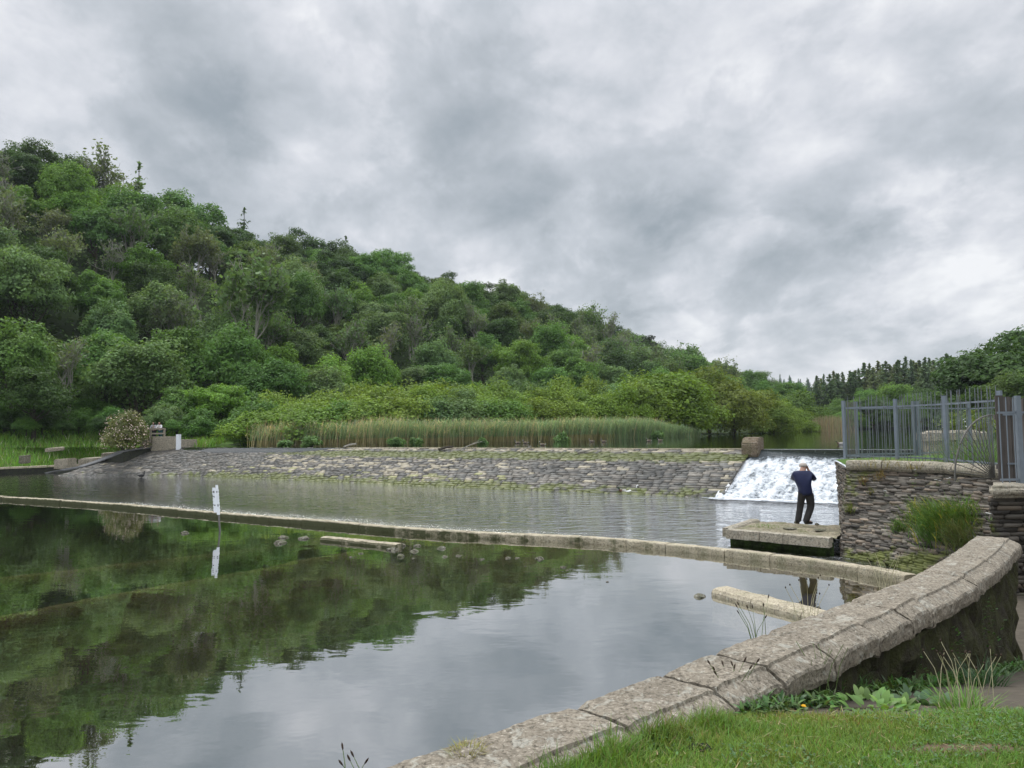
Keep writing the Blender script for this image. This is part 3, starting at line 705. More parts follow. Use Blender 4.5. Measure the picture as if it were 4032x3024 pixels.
def add_soil(m, spots):
    t = m.node_tree; b = [n for n in t.nodes if n.type == 'BSDF_PRINCIPLED'][0]; src = b.inputs['Base Color'].links[0].from_socket; g = wpos(t); n = tnoise(t, 7, 5, .65, .3, g)
    for q, a, bb in spots:
        mp = nd(t, 'ShaderNodeMapping'); mp.vector_type = 'POINT'; mp.inputs['Location'].default_value = (-q[0]/a, -q[1]/bb, 0); mp.inputs['Scale'].default_value = (1/a, 1/bb, 0); t.links.new(g, mp.inputs[0])
        ln = nd(t, 'ShaderNodeVectorMath', operation='LENGTH'); t.links.new(mp.outputs[0], ln.inputs[0]); k = mth(t, 'ADD', ln.outputs['Value'], mth(t, 'MULTIPLY', mth(t, 'SUBTRACT', n, .5), 1.6))
        src = mix(t, ramp(t, k, [(0.75, 1.0), (1.15, 0.0)]), src, mix(t, n, (0.085, 0.058, 0.038), (0.20, 0.145, 0.10)))
    t.links.new(src, b.inputs['Base Color'])
add_soil(M_LAWN, [(gl(3790, 2945), .42, .085), (gl(3230, 2815), .46, .17)])
lawn_me = npmesh('lawn', V.reshape(-1, 3), grid_faces(len(ysl), 64), mat=M_LAWN, smooth=True)
link_props(mesh_obj('lawn', lawn_me, None), kind='structure')
sheet('field', [(-60, -14.0), (-60, -300), (200, -300), (200, -14.0)][::-1], 1.62, M_LAWN)
ysl = np.linspace(4.64, 14.9, 50); V = []
for y in ysl:
    x0 = (under_wall(min(y, 10.4))) if y < 10.6 else 6.6
    xx = x0+np.r_[np.linspace(0, 6, 40), np.geomspace(6.3, 40, 8)]
    V.append(np.c_[xx, np.full(48, y), ground_z(xx, np.full(48, y))-0.004+0.04*(fbm(np.c_[xx*4, np.full(48, y*4), np.zeros(48)], 3, 31)-.5)])
V = np.array(V); link_props(npobj('slipway', V.reshape(-1, 3), grid_faces(50, 48), M_SLIP, smooth=True), kind='structure')

# thin valley air
me = bpy.data.meshes.new('haze'); bm = bmesh.new(); bmesh.ops.create_cube(bm, size=1)
for v in bm.verts: v.co = Vector((v.co.x*6300, v.co.y*6300, -3.3 if v.co.z < 0 else 110))
bm.to_mesh(me); bm.free(); m, t, o = new_mat('valley_air'); vol = t.nodes.new('ShaderNodeVolumePrincipled'); vol.inputs['Color'].default_value = (0.86, 0.93, 1.0, 1); vol.inputs['Density'].default_value = 0.00013; vol.inputs['Anisotropy'].default_value = 0.2
t.links.new(vol.outputs[0], o.inputs['Volume']); link_props(mesh_obj('haze', me, m), 'thin pale haze in the valley air', None, None, 'stuff')

# ================================================================== vegetation
def cards(C, N, size, asp, rng, bend=0.0):
    """leaf-shaped quads at C facing N"""
    n = len(C); N = N/(np.linalg.norm(N, axis=1)[:, None]+1e-9)
    r = rng.normal(size=(n, 3)); a = np.cross(N, r); a /= np.linalg.norm(a, axis=1)[:, None]+1e-9; b = np.cross(N, a)
    s = size[:, None] if np.ndim(size) else size
    V = np.stack([C-a*s, C-b*s*asp, C+a*s, C+b*s*asp], 1).reshape(-1, 3)
    return V, np.arange(4*n).reshape(n, 4)
def dirs(n, rng, zmin=-1.0):
    z = rng.uniform(zmin, 1, n); a = rng.uniform(0, 2*np.pi, n); r = np.sqrt(1-z*z); return np.c_[r*np.cos(a), r*np.sin(a), z]
def crown(rng, W, H, zb, nl, per, leaf, flat=0.8, up=0.35, lobe=(0.17, 0.27), fill=0.55, zmin=-0.35, jag=0.12, sub=7, top=0.35):
    """boughs carrying smaller sprays: leaves sit on the outside of the sprays"""
    d = dirs(nl, rng, zmin); rr = rng.uniform(0.35, 1.0, nl)[:, None]**0.55*0.74
    taper = np.where(d[:, 2] > 0, 1-top*d[:, 2]**2, 1)[:, None]
    L = d*rr*np.array([W/2, W/2, H/2]); L[:, :2] *= taper; L[:, 2] += zb+H/2; L += rng.normal(size=L.shape)*W*.03
    R = rng.uniform(*lobe, nl)*W
    SL, SR = [], []
    for i in range(nl):
        q = dirs(sub, rng, -0.5); SL.append(L[i]+q*R[i]*rng.uniform(.55, 1.0, sub)[:, None]*np.array([1, 1, flat])); SR.append(R[i]*rng.uniform(.34, .62, sub))
    SL, SR = np.concatenate(SL), np.concatenate(SR)
    Cs, Ns, Ts = [], [], []; mid = np.array([0, 0, zb+H*.42]); tot = per*nl/len(SL); ref = np.mean(SR)
    for i in range(len(SL)):
        k = max(6, int(tot*(SR[i]/ref)**2)); q = dirs(k, rng, -0.6); rad = rng.uniform(0.55, 1.0+jag, k)**0.7
        p = SL[i]+q*(rad*SR[i])[:, None]*np.array([1, 1, flat])
        dd = np.linalg.norm((p[:, None]-L[None])/np.array([1, 1, flat]), axis=2)/R[None]
        ok = dd.min(1) > 0.45; p, q = p[ok], q[ok]
        out = SL[i]-mid; out = out/(np.linalg.norm(out)+1e-6)
        Cs.append(p); Ns.append(q*0.75+out*0.35+np.array([0, 0, up])+rng.normal(size=q.shape)*0.45); Ts.append(rng.uniform(0.70, 1.28, len(p))*rng.uniform(0.82, 1.18))
    C, N, T = np.concatenate(Cs), np.concatenate(Ns), np.concatenate(Ts)
    k = int(len(C)*fill*0.25); q = dirs(k, rng); p = q*np.array([W/2, W/2, H/2])*rng.uniform(0.1, 0.7, k)[:, None]+np.array([0, 0, zb+H/2])
    C = np.concatenate([C, p]); N = np.concatenate([N, q+rng.normal(size=q.shape)*.6]); T = np.r_[T, rng.uniform(0.7, 1.0, k)]
    V, F = cards(C, N, leaf*rng.uniform(0.55, 1.4, len(C)), 0.62, rng); return V, F, T, L
def limbs(rng, H, zb, r0, L=None, n=6, lean=0.0):
    mb = MB(); top = zb+H*0.55; px = rng.normal()*lean; py = rng.normal()*lean
    pts = [(0, 0, -1.2), (0.02*H*rng.normal(), 0.02*H*rng.normal(), zb*0.6), (px, py, zb+H*.2), (px*1.5, py*1.5, top)]
    mb.tube(pts, [r0*1.15, r0*.8, r0*.55, r0*.22], 7)
    for i in range(n):
        t = L[rng.integers(len(L))] if L is not None else None
        z0 = zb*rng.uniform(0.6, 1.0)+H*rng.uniform(0, .2); a = np.array([px*.8, py*.8, z0]); m = a*.5+t*.5+np.array([0, 0, -0.05*H])
        mb.tube([a, m, t], [r0*.42, r0*.28, r0*.1], 5, cap=False)
    return mb
def fan_tree(rng, H, r0, spread, depth=5, thin=1.0, start=0.25, nk=(2, 3)):
    """bare, upward-fanning branch work; returns mesh builder and twig ends"""
    mb = MB(); ends = []
    def grow(p, d, ln, r, k):
        a = p; pts = [a]; n = 3
        for i in range(n):
            d2 = d+rng.normal(size=3)*0.13+np.array([0, 0, 0.07]); d2 /= np.linalg.norm(d2); a = a+d2*ln/n; pts.append(a); d = d2
        mb.tube(pts, [r, r*.85, r*.7, r*.55], 5 if k > 2 else 3, rng.uniform(.75, 1.2), cap=False)
        if k <= 2: ends.extend(pts[1:])
        if k == 0: return
        for _ in range(rng.integers(nk[0], nk[1]+1)):
            q = d+rng.normal(size=3)*spread*np.array([1, 1, 0.7]); q[2] += 0.12; q /= np.linalg.norm(q)
            grow(pts[rng.integers(2, 4)], q, ln*rng.uniform(0.6, 0.85), max(r*.55, 0.028*thin), k-1)
    mb.tube([(0, 0, -1.2), (0.1, 0, H*start*.5), (0.15, 0.05, H*start)], [r0*1.1, r0*.9, r0*.75], 6, cap=False)
    for _ in range(rng.integers(3, 5)):
        q = np.array([rng.normal()*spread*.7, rng.normal()*spread*.7, 1.0]); q /= np.linalg.norm(q)
        grow(np.array([0.15, 0.05, H*start*rng.uniform(.8, 1)]), q, H*0.24, r0*.6, depth)
    return mb, np.array(ends)
def conifer(rng, H, W, lev, per, leaf, bare=0.12, droop=0.25, fillr=1.0):
    mb = MB(); mb.tube([(0, 0, -1), (0, 0, H*.5), (0, 0, H*.99)], [H*.018, H*.012, H*.002], 6)
    Cs, Ns = [], []
    for i in range(lev):
        f = i/(lev-1); z = H*(bare+(0.985-bare)*f); r = W/2*(1-f)**0.8*rng.uniform(.75, 1.1)+0.02*W
        nb = max(4, int(per*(0.5+0.6*(1-f))))
        for b in range(nb):
            if rng.random() > fillr: continue
            a = rng.uniform(0, 2*np.pi); z = z+rng.normal()*H*.016*(1-f); rr = r*rng.uniform(.55, 1.2); n = max(2, int(rr/(leaf*.55)))
            t = np.linspace(0.15, 1, n); x = np.c_[np.cos(a)*rr*t, np.sin(a)*rr*t, z-droop*rr*t**1.5+0.16*rr*np.maximum(t-.7, 0)]
            Cs.append(x+rng.normal(size=x.shape)*leaf*.22); Ns.append(np.tile([0.35*np.cos(a), 0.35*np.sin(a), 0.8], (n, 1))+rng.normal(size=(n, 3))*.5)
    Cs.append(np.c_[rng.normal(size=(6, 2))*.05*leaf, np.linspace(.93, 1.0, 6)*H]); Ns.append(rng.normal(size=(6, 3)))
    C, N = np.concatenate(Cs), np.concatenate(Ns); V, F = cards(C, N, leaf*rng.uniform(.6, 1.15, len(C)), 0.55, rng)
    return V, F, rng.uniform(.7, 1.2, len(F)), mb

TREES = []           # (root, tone word, kind word, place word)
PROTO = {}
def proto_tree(key, crown_data, trunk_mb, trunk_mat=None, twig_data=None):
    root = bpy.data.objects.new('tree', None); root.empty_display_size = 0.5
    me = npmesh('crown', crown_data[0], crown_data[1], crown_data[2], mat=M_LEAF)
    tm = trunk_mb
    me2 = bpy.data.meshes.new('trunk'); me2.from_pydata([tuple(map(float, v)) for v in tm.v], [], tm.f)
    a = me2.attributes.new('tint', 'FLOAT', 'FACE'); a.data.foreach_set('value', np.array(tm.t, np.float32)); me2.materials.append(trunk_mat or M_BARK)
    PROTO[key] = (me, me2)
def plant_tree(key, name, loc, rz, sc, color, tone=None, kind=None, place=None, label=None, cat='tree', group=None, szz=None, tilt=(0, 0), trunk=True):
    root = thing(name, label, cat, loc, rz, group); root.scale = (sc, sc, sc*(szz or 1)); root.rotation_euler = (tilt[0], tilt[1], rz)
    for nm, me in (('crown', PROTO[key][0]), ('trunk', PROTO[key][1])):
        if nm == 'trunk' and not trunk: continue
        o = bpy.data.objects.new(nm, me); COL.objects.link(o); o.parent = root
        o.color = (*color, 1)
    if label is None: TREES.append((root, tone, kind, place))
    return root

g = np.random.default_rng(11)
for i in range(8):      # rounded and oval broadleaf crowns
    W, H, zb = g.uniform(8.6, 11), g.uniform(8.5, 12.0), g.uniform(0.8, 2.0)
    V, F, T, L = crown(g, W, H, zb, int(g.integers(22, 32)), 600, 0.165, flat=g.uniform(.7, 1.0), up=0.35, lobe=(.13, .22), jag=.35, top=g.uniform(.2, .6))
    proto_tree(f'round{i}', (V, F, T), limbs(g, H, zb+1, 0.34, L))
for i in range(4):      # layered beech-like crowns
    W, H, zb = 11.5, g.uniform(8.5, 11), 1.2
    V, F, T, L = crown(g, W, H, zb, int(g.integers(26, 34)), 540, 0.165, flat=0.5, up=0.65, lobe=(.13, .21), jag=.3)
    proto_tree(f'layer{i}', (V, F, T), limbs(g, H, zb+1, 0.38, L))
for i in range(4):      # ash: grey branch fans with thin foliage
    mb, ends = fan_tree(g, 13.0, 0.26, 0.42, 5, 1.15)
    k = (400, 1100, 2000, 3000)[i]; p = ends[g.integers(len(ends), size=k)]+g.normal(size=(k, 3))*0.4
    V, F = cards(p, g.normal(size=(k, 3))*.6+np.array([0, 0, .6]), 0.26*g.uniform(.6, 1.3, k), .6, g)
    proto_tree(f'ash{i}', (V, F, g.uniform(.7, 1.25, k)), mb, M_TWIG)
for i in range(4):      # willow scrub
    W, H = 6.5, 5.2
    V, F, T, L = crown(g, W, H*1.45, -H*.42, 34, 400, 0.115, flat=0.95, up=0.3, lobe=(.13, .22), zmin=-0.22, jag=0.6, top=.25)
    proto_tree(f'willow{i}', (V, F, T), limbs(g, H, 0.5, 0.14, L, 10))
for i in range(3):
    V, F, T, mb = conifer(g, 16.0, (7.6, 6.6, 8.4)[i], 36, 15, 0.40, droop=(.2, .3, .1)[i]); proto_tree(f'spruce{i}', (V, F, T), mb)
V, F, T, mb = conifer(g, 13.0, 6.6, 24, 8, 0.40, 0.1, -0.02, 0.85); proto_tree('larch0', (V, F, T), mb)
V, F, T, L = crown(g, 10, 7, 7.0, 16, 260, 0.24, flat=.45, up=.6, lobe=(.14, .22)); proto_tree('pine0', (V, F, T), limbs(g, 7, 7, .36, L, 8))

TONES = {'dark green': (0.055, 0.112, 0.024), 'deep olive green': (0.085, 0.150, 0.027), 'bright green': (0.145, 0.285, 0.045), 'mid green': (0.105, 0.215, 0.045), 'grey green': (0.125, 0.215, 0.075),
         'yellow green': (0.175, 0.275, 0.048), 'blue green': (0.060, 0.120, 0.080), 'pale grey': (0.155, 0.215, 0.10), 'purple black': (0.030, 0.014, 0.022)}
def vary(c, r, k=0.14):
    a = 1+r.uniform(-k, k); return (c[0]*a*(1+r.uniform(-.08, .08)), c[1]*a, c[2]*a*(1+r.uniform(-.1, .1)))

# wooded hillside: jittered rows along the hill, spaced wider with distance
r = np.random.default_rng(77)
def place_word(v): return 'at the foot of the wooded hill' if v < 1.12 else 'low on the wooded hill' if v < 1.36 else 'midway up the wooded hill' if v < 1.64 else 'high on the wooded hill' if v < 1.88 else 'on the skyline of the wooded hill'
n_hill = 0
vv = 1.02
for vv in np.r_[np.linspace(1.03, 2.02, 11)]:
    u = 0.55+r.uniform(0, .3)
    while u < 11.6:
        v = vv+r.uniform(-.03, .03)
        p = hill(np.array([u]), np.array([min(v, 2.05)]))[0]
        a = hill(np.array([u]), np.array([v]))[0]; b = hill(np.array([u+0.05]), np.array([v]))[0]; du = np.linalg.norm(b-a)/0.05
        sp = 7.6 if p[1] < 190 else 10.0
        px, py = proj(p+np.array([0, 0, 8])); q = r.random(); big = r.uniform(0.85, 1.2)*(1.0 if p[1] < 190 else 1.1)
        wood = fbm(np.array([[u*1.3, v*2.2, 0]]), 2, 9)[0]
        if -350 < px < 3300:
            if v > 1.62:
                key = f'layer{r.integers(4)}' if r.random() < .6 else f'round{r.integers(8)}'; tone = 'dark green' if q < .58 else 'deep olive green' if q < .82 else 'mid green'
            elif v > 1.14:
                if q < np.clip(0.40+2.4*(wood-0.45), .15, .80): key = f'ash{r.integers(4)}'; tone = 'pale grey' if r.random() < .5 else 'grey green'
                else:
                    key = f'round{r.integers(8)}'; tone = ('bright green', 'mid green', 'grey green', 'mid green', 'deep olive green', 'dark green')[r.integers(6)]
            else:
                key = f'round{r.integers(8)}'; tone = ('mid green', 'grey green', 'mid green', 'bright green', 'dark green')[r.integers(5)]
            if v > 1.92 and r.random() < .10: key = 'larch0'; tone = 'grey green'
            kind = 'ash tree' if key.startswith('ash') else 'larch' if key.startswith('larch') else 'spreading tree' if key.startswith('layer') else 'round tree'
            nm = {'ash tree': 'ash_tree', 'larch': 'larch_tree'}.get(kind, 'broadleaf_tree')
            plant_tree(key, nm, tuple(p-(0, 0, 0.8)), r.uniform(0, 6.28), big*(0.9 if key.startswith('ash') else 1.0), vary(TONES[tone], r), tone, kind, place_word(v), szz=r.uniform(.85, 1.2), group='trees of the wooded hillside')
            n_hill += 1
        u += sp*r.uniform(.75, 1.3)/du

n = 52000; u_ = r.uniform(0.5, 11.8, n); v_ = r.uniform(0.9, 2.12, n); b_ = hill(u_, v_); hh_ = r.random(n)**1.3*(1.5+4.5*fbm(b_*np.array([.12, .12, 0]), 3, 19))
V, F = cards(b_+np.c_[0*u_, 0*u_, hh_], r.normal(size=(n, 3))*.6+np.array([.25, -.45, .7]), .36*r.uniform(.6, 1.4, n), .65, r)
o = npobj('undergrowth', V, F, M_LEAF, None, r.uniform(.6, 1.25, n)); o.color = (0.070, 0.135, 0.030, 1); link_props(o, 'tangled leafy undergrowth covering the floor of the hillside wood', None, None, 'stuff')
# trees singled out in the photograph: pixel of the crown top, distance along +Y, key, tone ...
HV = V_HILL
def hill_h(x, y):
    d = (HV[:, 0]-x)**2+(HV[:, 1]-y)**2; return HV[np.argmin(d), 2]
def at_px(key, name, px, py_top, Y, hgt, color, label, group=None, szz=1.0, cat='tree', base_h=None, rz=None):
    """stand a tree of height HGT so that its top is at the given point of the view"""
    t = PY(px, py_top, Y)
    if Y > 105 and px < 2800 and key[0] in 'rlap': hgt = min(max(t[2]-hill_h(t[0], t[1])+.8, hgt), hgt*1.7)
    h0 = {'round': 12.2, 'layer': 11.3, 'ash': 12.6, 'willow': 5.3, 'spruce': 16.0, 'larch': 13.0, 'pine': 13.8}[key.rstrip('0123456789')]
    return plant_tree(key, name, (t[0], t[1], t[2]-hgt), r.uniform(0, 6.28) if rz is None else rz, hgt/h0/szz, color, label=label, cat=cat, group=group, szz=szz)
SK = 'trees of the wooded hillside'
at_px('round2', 'broadleaf_tree', 730, 715, 178, 13, vary(TONES['mid green'], r), 'bushy leafy tree standing clear on the skyline, just past the bare larch', SK)
at_px('larch0', 'larch_tree', 548, 640, 172, 13, TONES['grey green'], 'thin straggly larch on the skyline with bare drooping branches', SK)
at_px('layer1', 'broadleaf_tree', 240, 580, 168, 13, TONES['dark green'], 'dark open-branched tree topping the skyline at the far left', SK)
at_px('ash1', 'ash_tree', 440, 610, 170, 13, TONES['pale grey'], 'twiggy half-bare tree on the skyline beside the straggly larch', SK)
at_px('larch0', 'larch_tree', 962, 820, 200, 11, TONES['dark green'], 'small spiky conifer poking above the skyline left of centre', SK)
at_px('larch0', 'larch_tree', 1362, 930, 225, 10, TONES['dark green'], 'dark conifer tip above the descending skyline, halfway down the ridge', SK)
at_px('larch0', 'larch_tree', 1560, 993, 240, 9, TONES['dark green'], 'tiny conifer tip on the skyline where the ridge steepens', SK)
at_px('round1', 'copper_beech', 90, 1075, 118, 11, TONES['purple black'], 'dark purple copper beech among the green trees at the left edge', SK)
at_px('round4', 'broadleaf_tree', 545, 935, 125, 12, (0.085, 0.19, 0.02), 'vivid green maple with a domed crown against the dark upper wood', SK)
at_px('pine0', 'pine_tree', 2520, 1320, 235, 17, (0.030, 0.045, 0.022), 'flat-topped dark pine where the hill runs out above the willows', SK)
at_px('round5', 'broadleaf_tree', 2700, 1372, 200, 17, TONES['mid green'], 'rounded green tree at the low end of the hill skyline', SK)
at_px('ash3', 'ash_tree', 960, 1010, 112, 16, TONES['grey green'], 'tall ash with a broad grey-green crown and forked pale trunk mid hillside', SK, szz=1.1)
at_px('ash0', 'ash_tree', 275, 1330, 88, 9.5, TONES['pale grey'], 'leafless pale bush-like tree above the left bank', SK, szz=.9)
at_px('ash0', 'ash_tree', 2310, 1360, 160, 9, TONES['pale grey'], 'small dead tree with pale forked stems behind the willow scrub', SK, szz=.8)
# trees on the left bank, low and near
for (x, y, Y, h, tn, lb) in [(60, 1235, 84, 12.5, 'mid green', 'broad green sycamore at the left edge behind the meadow'), (140, 1420, 80, 8.0, 'dark green', 'low dark sycamore overhanging the meadow at the far left'),
        (540, 1310, 90, 12, 'grey green', 'soft grey-green tree directly above the flowering shrub'), (400, 1275, 96, 12, 'mid green', 'tall leafy tree between the bare bush and the grey-green tree'),
        (700, 1500, 84, 7.5, 'mid green', 'drooping green sallow leaning over the water behind the white post'), (850, 1500, 86, 7.5, 'bright green', 'bright green bush at the end of the reed bed'),
        (640, 1570, 80, 5.0, 'grey green', 'small grey-green bush beside the viewing platform'), (960, 1600, 82, 4.5, 'dark green', 'dark low bush at the water next to the reeds'), (780, 1600, 80, 5.5, 'mid green', 'round sallow at the lake edge left of the reeds'),
        (1080, 1380, 100, 11, 'mid green', 'tall green alder behind the left end of the willow scrub'), (1250, 1420, 105, 10, 'grey green', 'grey-green alder behind the reed bed'), (1020, 1520, 88, 7, 'mid green', 'green sallow behind the reed bed end')]:
    at_px(f'round{r.integers(8)}', 'broadleaf_tree', x, y, Y, h, vary(TONES[tn], r, .06), lb, 'trees along the left bank', szz=r.uniform(.8, 1.0))
for i, (x, ty, Y, tn) in enumerate([(20, 1600, 82, 'dark green'), (105, 1640, 79, 'mid green'), (170, 1605, 83, 'dark green'), (250, 1650, 80, 'dark green'), (310, 1610, 85, 'mid green'), (390, 1640, 81, 'dark green'), (450, 1600, 84, 'mid green'), (60, 1560, 88, 'mid green'), (220, 1570, 90, 'dark green'), (350, 1560, 92, 'mid green'), (560, 1640, 84, 'dark green'), (680, 1650, 77, 'mid green'), (900, 1660, 76, 'dark green')]):
    q = PY(x, ty, Y); o = at_px(f'willow{i % 4}', 'hedge_shrub', x, ty, Y, q[2]-3.6, vary(TONES[tn], r, .08), 'x', 'shrubs along the wood edge on the left bank', szz=.75, cat='shrub'); del o['label']; TREES.append((o, tn, 'shrub', 'at the wood edge above the left meadow'))
# willow scrub behind the reeds
k = 0; tops_x = [(1050, 1560), (1180, 1530), (1300, 1530), (1430, 1505), (1560, 1510), (1680, 1500), (1800, 1498), (1950, 1505), (2080, 1490), (2200, 1480), (2330, 1495), (2450, 1480), (2560, 1500)]
wil = []
for i in range(46):
    x = 1020+i*37+r.uniform(-25, 25); row = i % 3; Yb = np.interp(x, [984, 1500, 2000, 2300, 2600, 2850], [68, 70, 76, 84, 98, 112])+(4.5, 9, 14)[row]+r.uniform(-1.5, 1.5)
    ty = np.interp(x, [t[0] for t in tops_x], [t[1] for t in tops_x])+(55, 28, 0)[row]+r.uniform(-14, 22)
    gz = 2.0; h = PY(x, ty, Yb)[2]-gz
    tone = ('yellow green', 'yellow green', 'deep olive green', 'yellow green', 'mid green', 'grey green')[r.integers(6)]; c = vary(TONES[tone], r, .1)
    if tone == 'deep olive green': c = (c[0]*1.9, c[1]*1.7, c[2]*1.4)
    o = at_px(f'willow{r.integers(4)}', 'willow_shrub', x, ty, Yb, h, c, 'x', 'willow shrubs behind the reeds', szz=h/5.3/1.15, cat='shrub')
    o['label'] = None; del o['label']; TREES.append((o, tone if tone != 'deep olive green' else 'olive green', 'willow shrub', 'behind the reed bed'))
for (x, y, Y, h, key, c, lb, sz) in [(2640, 1455, 104, 8.9, 'willow2', (0.135, 0.225, 0.028), 'big rounded sallow hanging over the lake at the end of the reeds', 0.72), (2520, 1500, 100, 7.4, 'willow2', (0.15, 0.235, 0.032), 'broad bright willow adjoining the big rounded sallow', .75),
        (2880, 1500, 118, 8.4, 'willow1', (0.165, 0.215, 0.04), 'large olive willow spreading over the lake right of the rounded sallow', 0.95), (2990, 1530, 128, 7.8, 'willow2', (0.165, 0.22, 0.04), 'second olive willow along the lake edge, lower than its neighbour', .95),
        (3080, 1570, 140, 6.8, 'willow3', (0.15, 0.24, 0.035), 'yellow-green willow near the tip of the reedy point', .9), (3160, 1610, 150, 5.6, 'willow0', (0.145, 0.23, 0.04), 'small willow next to the reedy point', .9), (3040, 1590, 126, 5.5, 'willow0', (0.15, 0.235, 0.04), 'low bright willow under the olive willows at the water', .9),
        (2790, 1440, 122, 9.6, 'willow3', (0.15, 0.21, 0.036), 'tall olive willow rising behind the rounded sallow', 1.0), (3115, 1545, 165, 9, 'willow0', (0.10, 0.175, 0.03), 'dark domed tree behind the willows of the point', .8)]:
    at_px(key, 'willow_tree', x, y, Y, h, c, lb, 'willows along the lake edge', szz=sz)
# valley head and right bank
FHF = FH[:, :9].reshape(-1, 3)
for i in range(120):
    a = i/119; x = 2800+(i*37 % 120)*3.75+r.uniform(-4, 4); Y = 535-a*120
    q = PY(x, 1600, Y); z = FHF[np.argmin((FHF[:, 0]-q[0])**2+(FHF[:, 1]-q[1])**2), 2]
    plant_tree(f'spruce{r.integers(3)}', 'spruce_tree', (q[0], q[1], z-1), r.uniform(0, 6.28), r.uniform(.72, 1.0), vary((0.105, 0.175, 0.125), r), label=None, tone='blue green', kind='spruce', place='on the far hill closing the valley', group='spruces on the far hill')  # bluish spruce colour has some distance haze mixed into it
for i in range(58):
    x = 3210+i*10.0+r.uniform(-8, 8); Y = r.uniform(228, 262); ty = np.interp(x, [3210, 3260, 3340, 3500, 3630, 3740, 3800], [1478, 1448, 1440, 1410, 1395, 1385, 1400])+(r.uniform(0, 30) if i % 2 else r.uniform(15, 75))
    t = PY(x, ty, Y); h = t[2]-bank_z(t[0], t[1])+1.0
    h = min(max(h, 12), 26)
    o = at_px(f'spruce{r.integers(3)}', 'spruce_tree', x, ty, Y, h, vary((0.10, 0.165, 0.075) if r.random() < .7 else (0.14, 0.185, 0.08), r), 'x', 'spruces on the right bank', szz=r.uniform(.75, 1.0)); del o['label']
    TREES.append((o, 'dark green', 'tall spruce', 'on the far right bank'))
for i, (x, y, Y, h, tn) in enumerate([(3235, 1610, 205, 9, 'mid green'), (3300, 1560, 212, 12, 'mid green'), (3370, 1545, 214, 13, 'mid green'), (3440, 1535, 208, 14, 'dark green'), (3430, 1500, 222, 17, 'mid green'), (3520, 1490, 215, 17, 'bright green'), (3600, 1500, 218, 16, 'dark green'), (3590, 1540, 205, 13, 'mid green'), (3680, 1520, 215, 15, 'mid green'),
        (3330, 1600, 203, 9, 'bright green'), (3480, 1590, 203, 9, 'dark green'), (3560, 1600, 200, 9, 'dark green'), (3650, 1600, 198, 9, 'dark green'), (3720, 1560, 196, 12, 'dark green'), (3740, 1600, 190, 8, 'dark green'), (3280, 1640, 208, 6, 'mid green'), (3400, 1640, 204, 5, 'mid green'),
        (3150, 1600, 300, 16, 'mid green'), (3060, 1575, 330, 18, 'dark green'), (2960, 1540, 340, 18, 'mid green'), (3200, 1560, 280, 16, 'dark green')]):
    o = at_px(f'round{i % 6}' if i % 3 else f'layer{i % 3}', 'broadleaf_tree', x, y, Y, h, vary(TONES[tn], r), 'x', 'trees along the far shore', szz=r.uniform(.85, 1.1)); del o['label']
    TREES.append((o, tn, 'leafy tree', 'along the far shore of the lake'))
for i, (x, y, Y, h, key, c, lb) in enumerate([(3960, 1300, 98, 17, 'layer0', (0.055, 0.115, 0.026), 'huge dark oak rising above the wooden gate at the right edge'), (4080, 1270, 104, 18, 'layer2', (0.055, 0.118, 0.026), 'dark spreading tree cut by the right edge, above its neighbours'), (3830, 1385, 100, 14, 'layer1', (0.052, 0.11, 0.026), 'dark spreading tree on the left shoulder of the huge oak'),
        (3890, 1500, 90, 9.5, 'layer1', (0.06, 0.118, 0.03), 'lower dark tree behind the iron fence posts'), (4010, 1440, 80, 10, 'round3', (0.09, 0.15, 0.042), 'grey-green bushy tree in front of the huge oak'), (4120, 1400, 78, 11, 'round1', (0.075, 0.15, 0.033), 'mid green bushy tree at the right edge behind the gate'),
        (3880, 1590, 76, 6, 'round4', (0.06, 0.115, 0.03), 'low dark thicket behind the railings'), (3770, 1600, 100, 8, 'round2', (0.045, 0.09, 0.025), 'shadowy bush at the foot of the dark trees'), (3980, 1590, 60, 5.5, 'round0', (0.075, 0.14, 0.035), 'small green bush close behind the wooden gate'), (4200, 1290, 95, 17, 'layer0', (0.055, 0.118, 0.026), 'dark tree at the far right beyond the edge')]):
    if x > 4150: continue
    at_px(key, 'oak_tree' if 'oak' in lb else 'broadleaf_tree', x, y, Y, h, c, lb, 'trees on the right bank', szz=0.95)

# ---------------------------------------------------------------- blades, leaves, reeds
def strips(B, az, ln, wd, lean, bend, k, prof, rng, twist=0.6):
    """curved leaf strips: base points B, compass az, length, width, lean from vertical, extra bend along the length"""
    n = len(B); p = np.array(B, float); Vs = []; cx, sx2 = np.cos(az), np.sin(az)
    tw = rng.uniform(-twist, twist, n); wx, wy = np.cos(az+np.pi/2+tw), np.sin(az+np.pi/2+tw)
    for i in range(k+1):
        w = wd*prof(i/k)*0.5
        Vs.append(np.stack([p-np.c_[wx*w, wy*w, 0*w], p+np.c_[wx*w, wy*w, 0*w]], 1))
        a = lean+bend*(i+.5)/k
        p = p+np.c_[np.sin(a)*cx, np.sin(a)*sx2, np.cos(a)]*(ln/k)[:, None]
    V = np.stack(Vs, 1).reshape(-1, 3)
    f = np.arange(k)[:, None]*2+np.array([0, 1, 3, 2])[None]
    F = (f[None]+np.arange(n)[:, None, None]*(2*k+2)).reshape(-1, 4); return V, F
blade = lambda t: 1.0-0.92*t**1.6
lance = lambda t: 0.18+0.82*np.sin(np.pi*min(t*1.02+0.02, 1.0))**0.8 if t < 0.97 else 0.05
def colvar(base, n, rng, k=0.25, hue=0.15):
    a = rng.uniform(1-k, 1+k, n)[:, None]; h = rng.normal(size=(n, 3))*hue*0.5; return np.clip(np.array(base)[None]*a*(1+h), 0.002, 1)

g2 = np.random.default_rng(4)
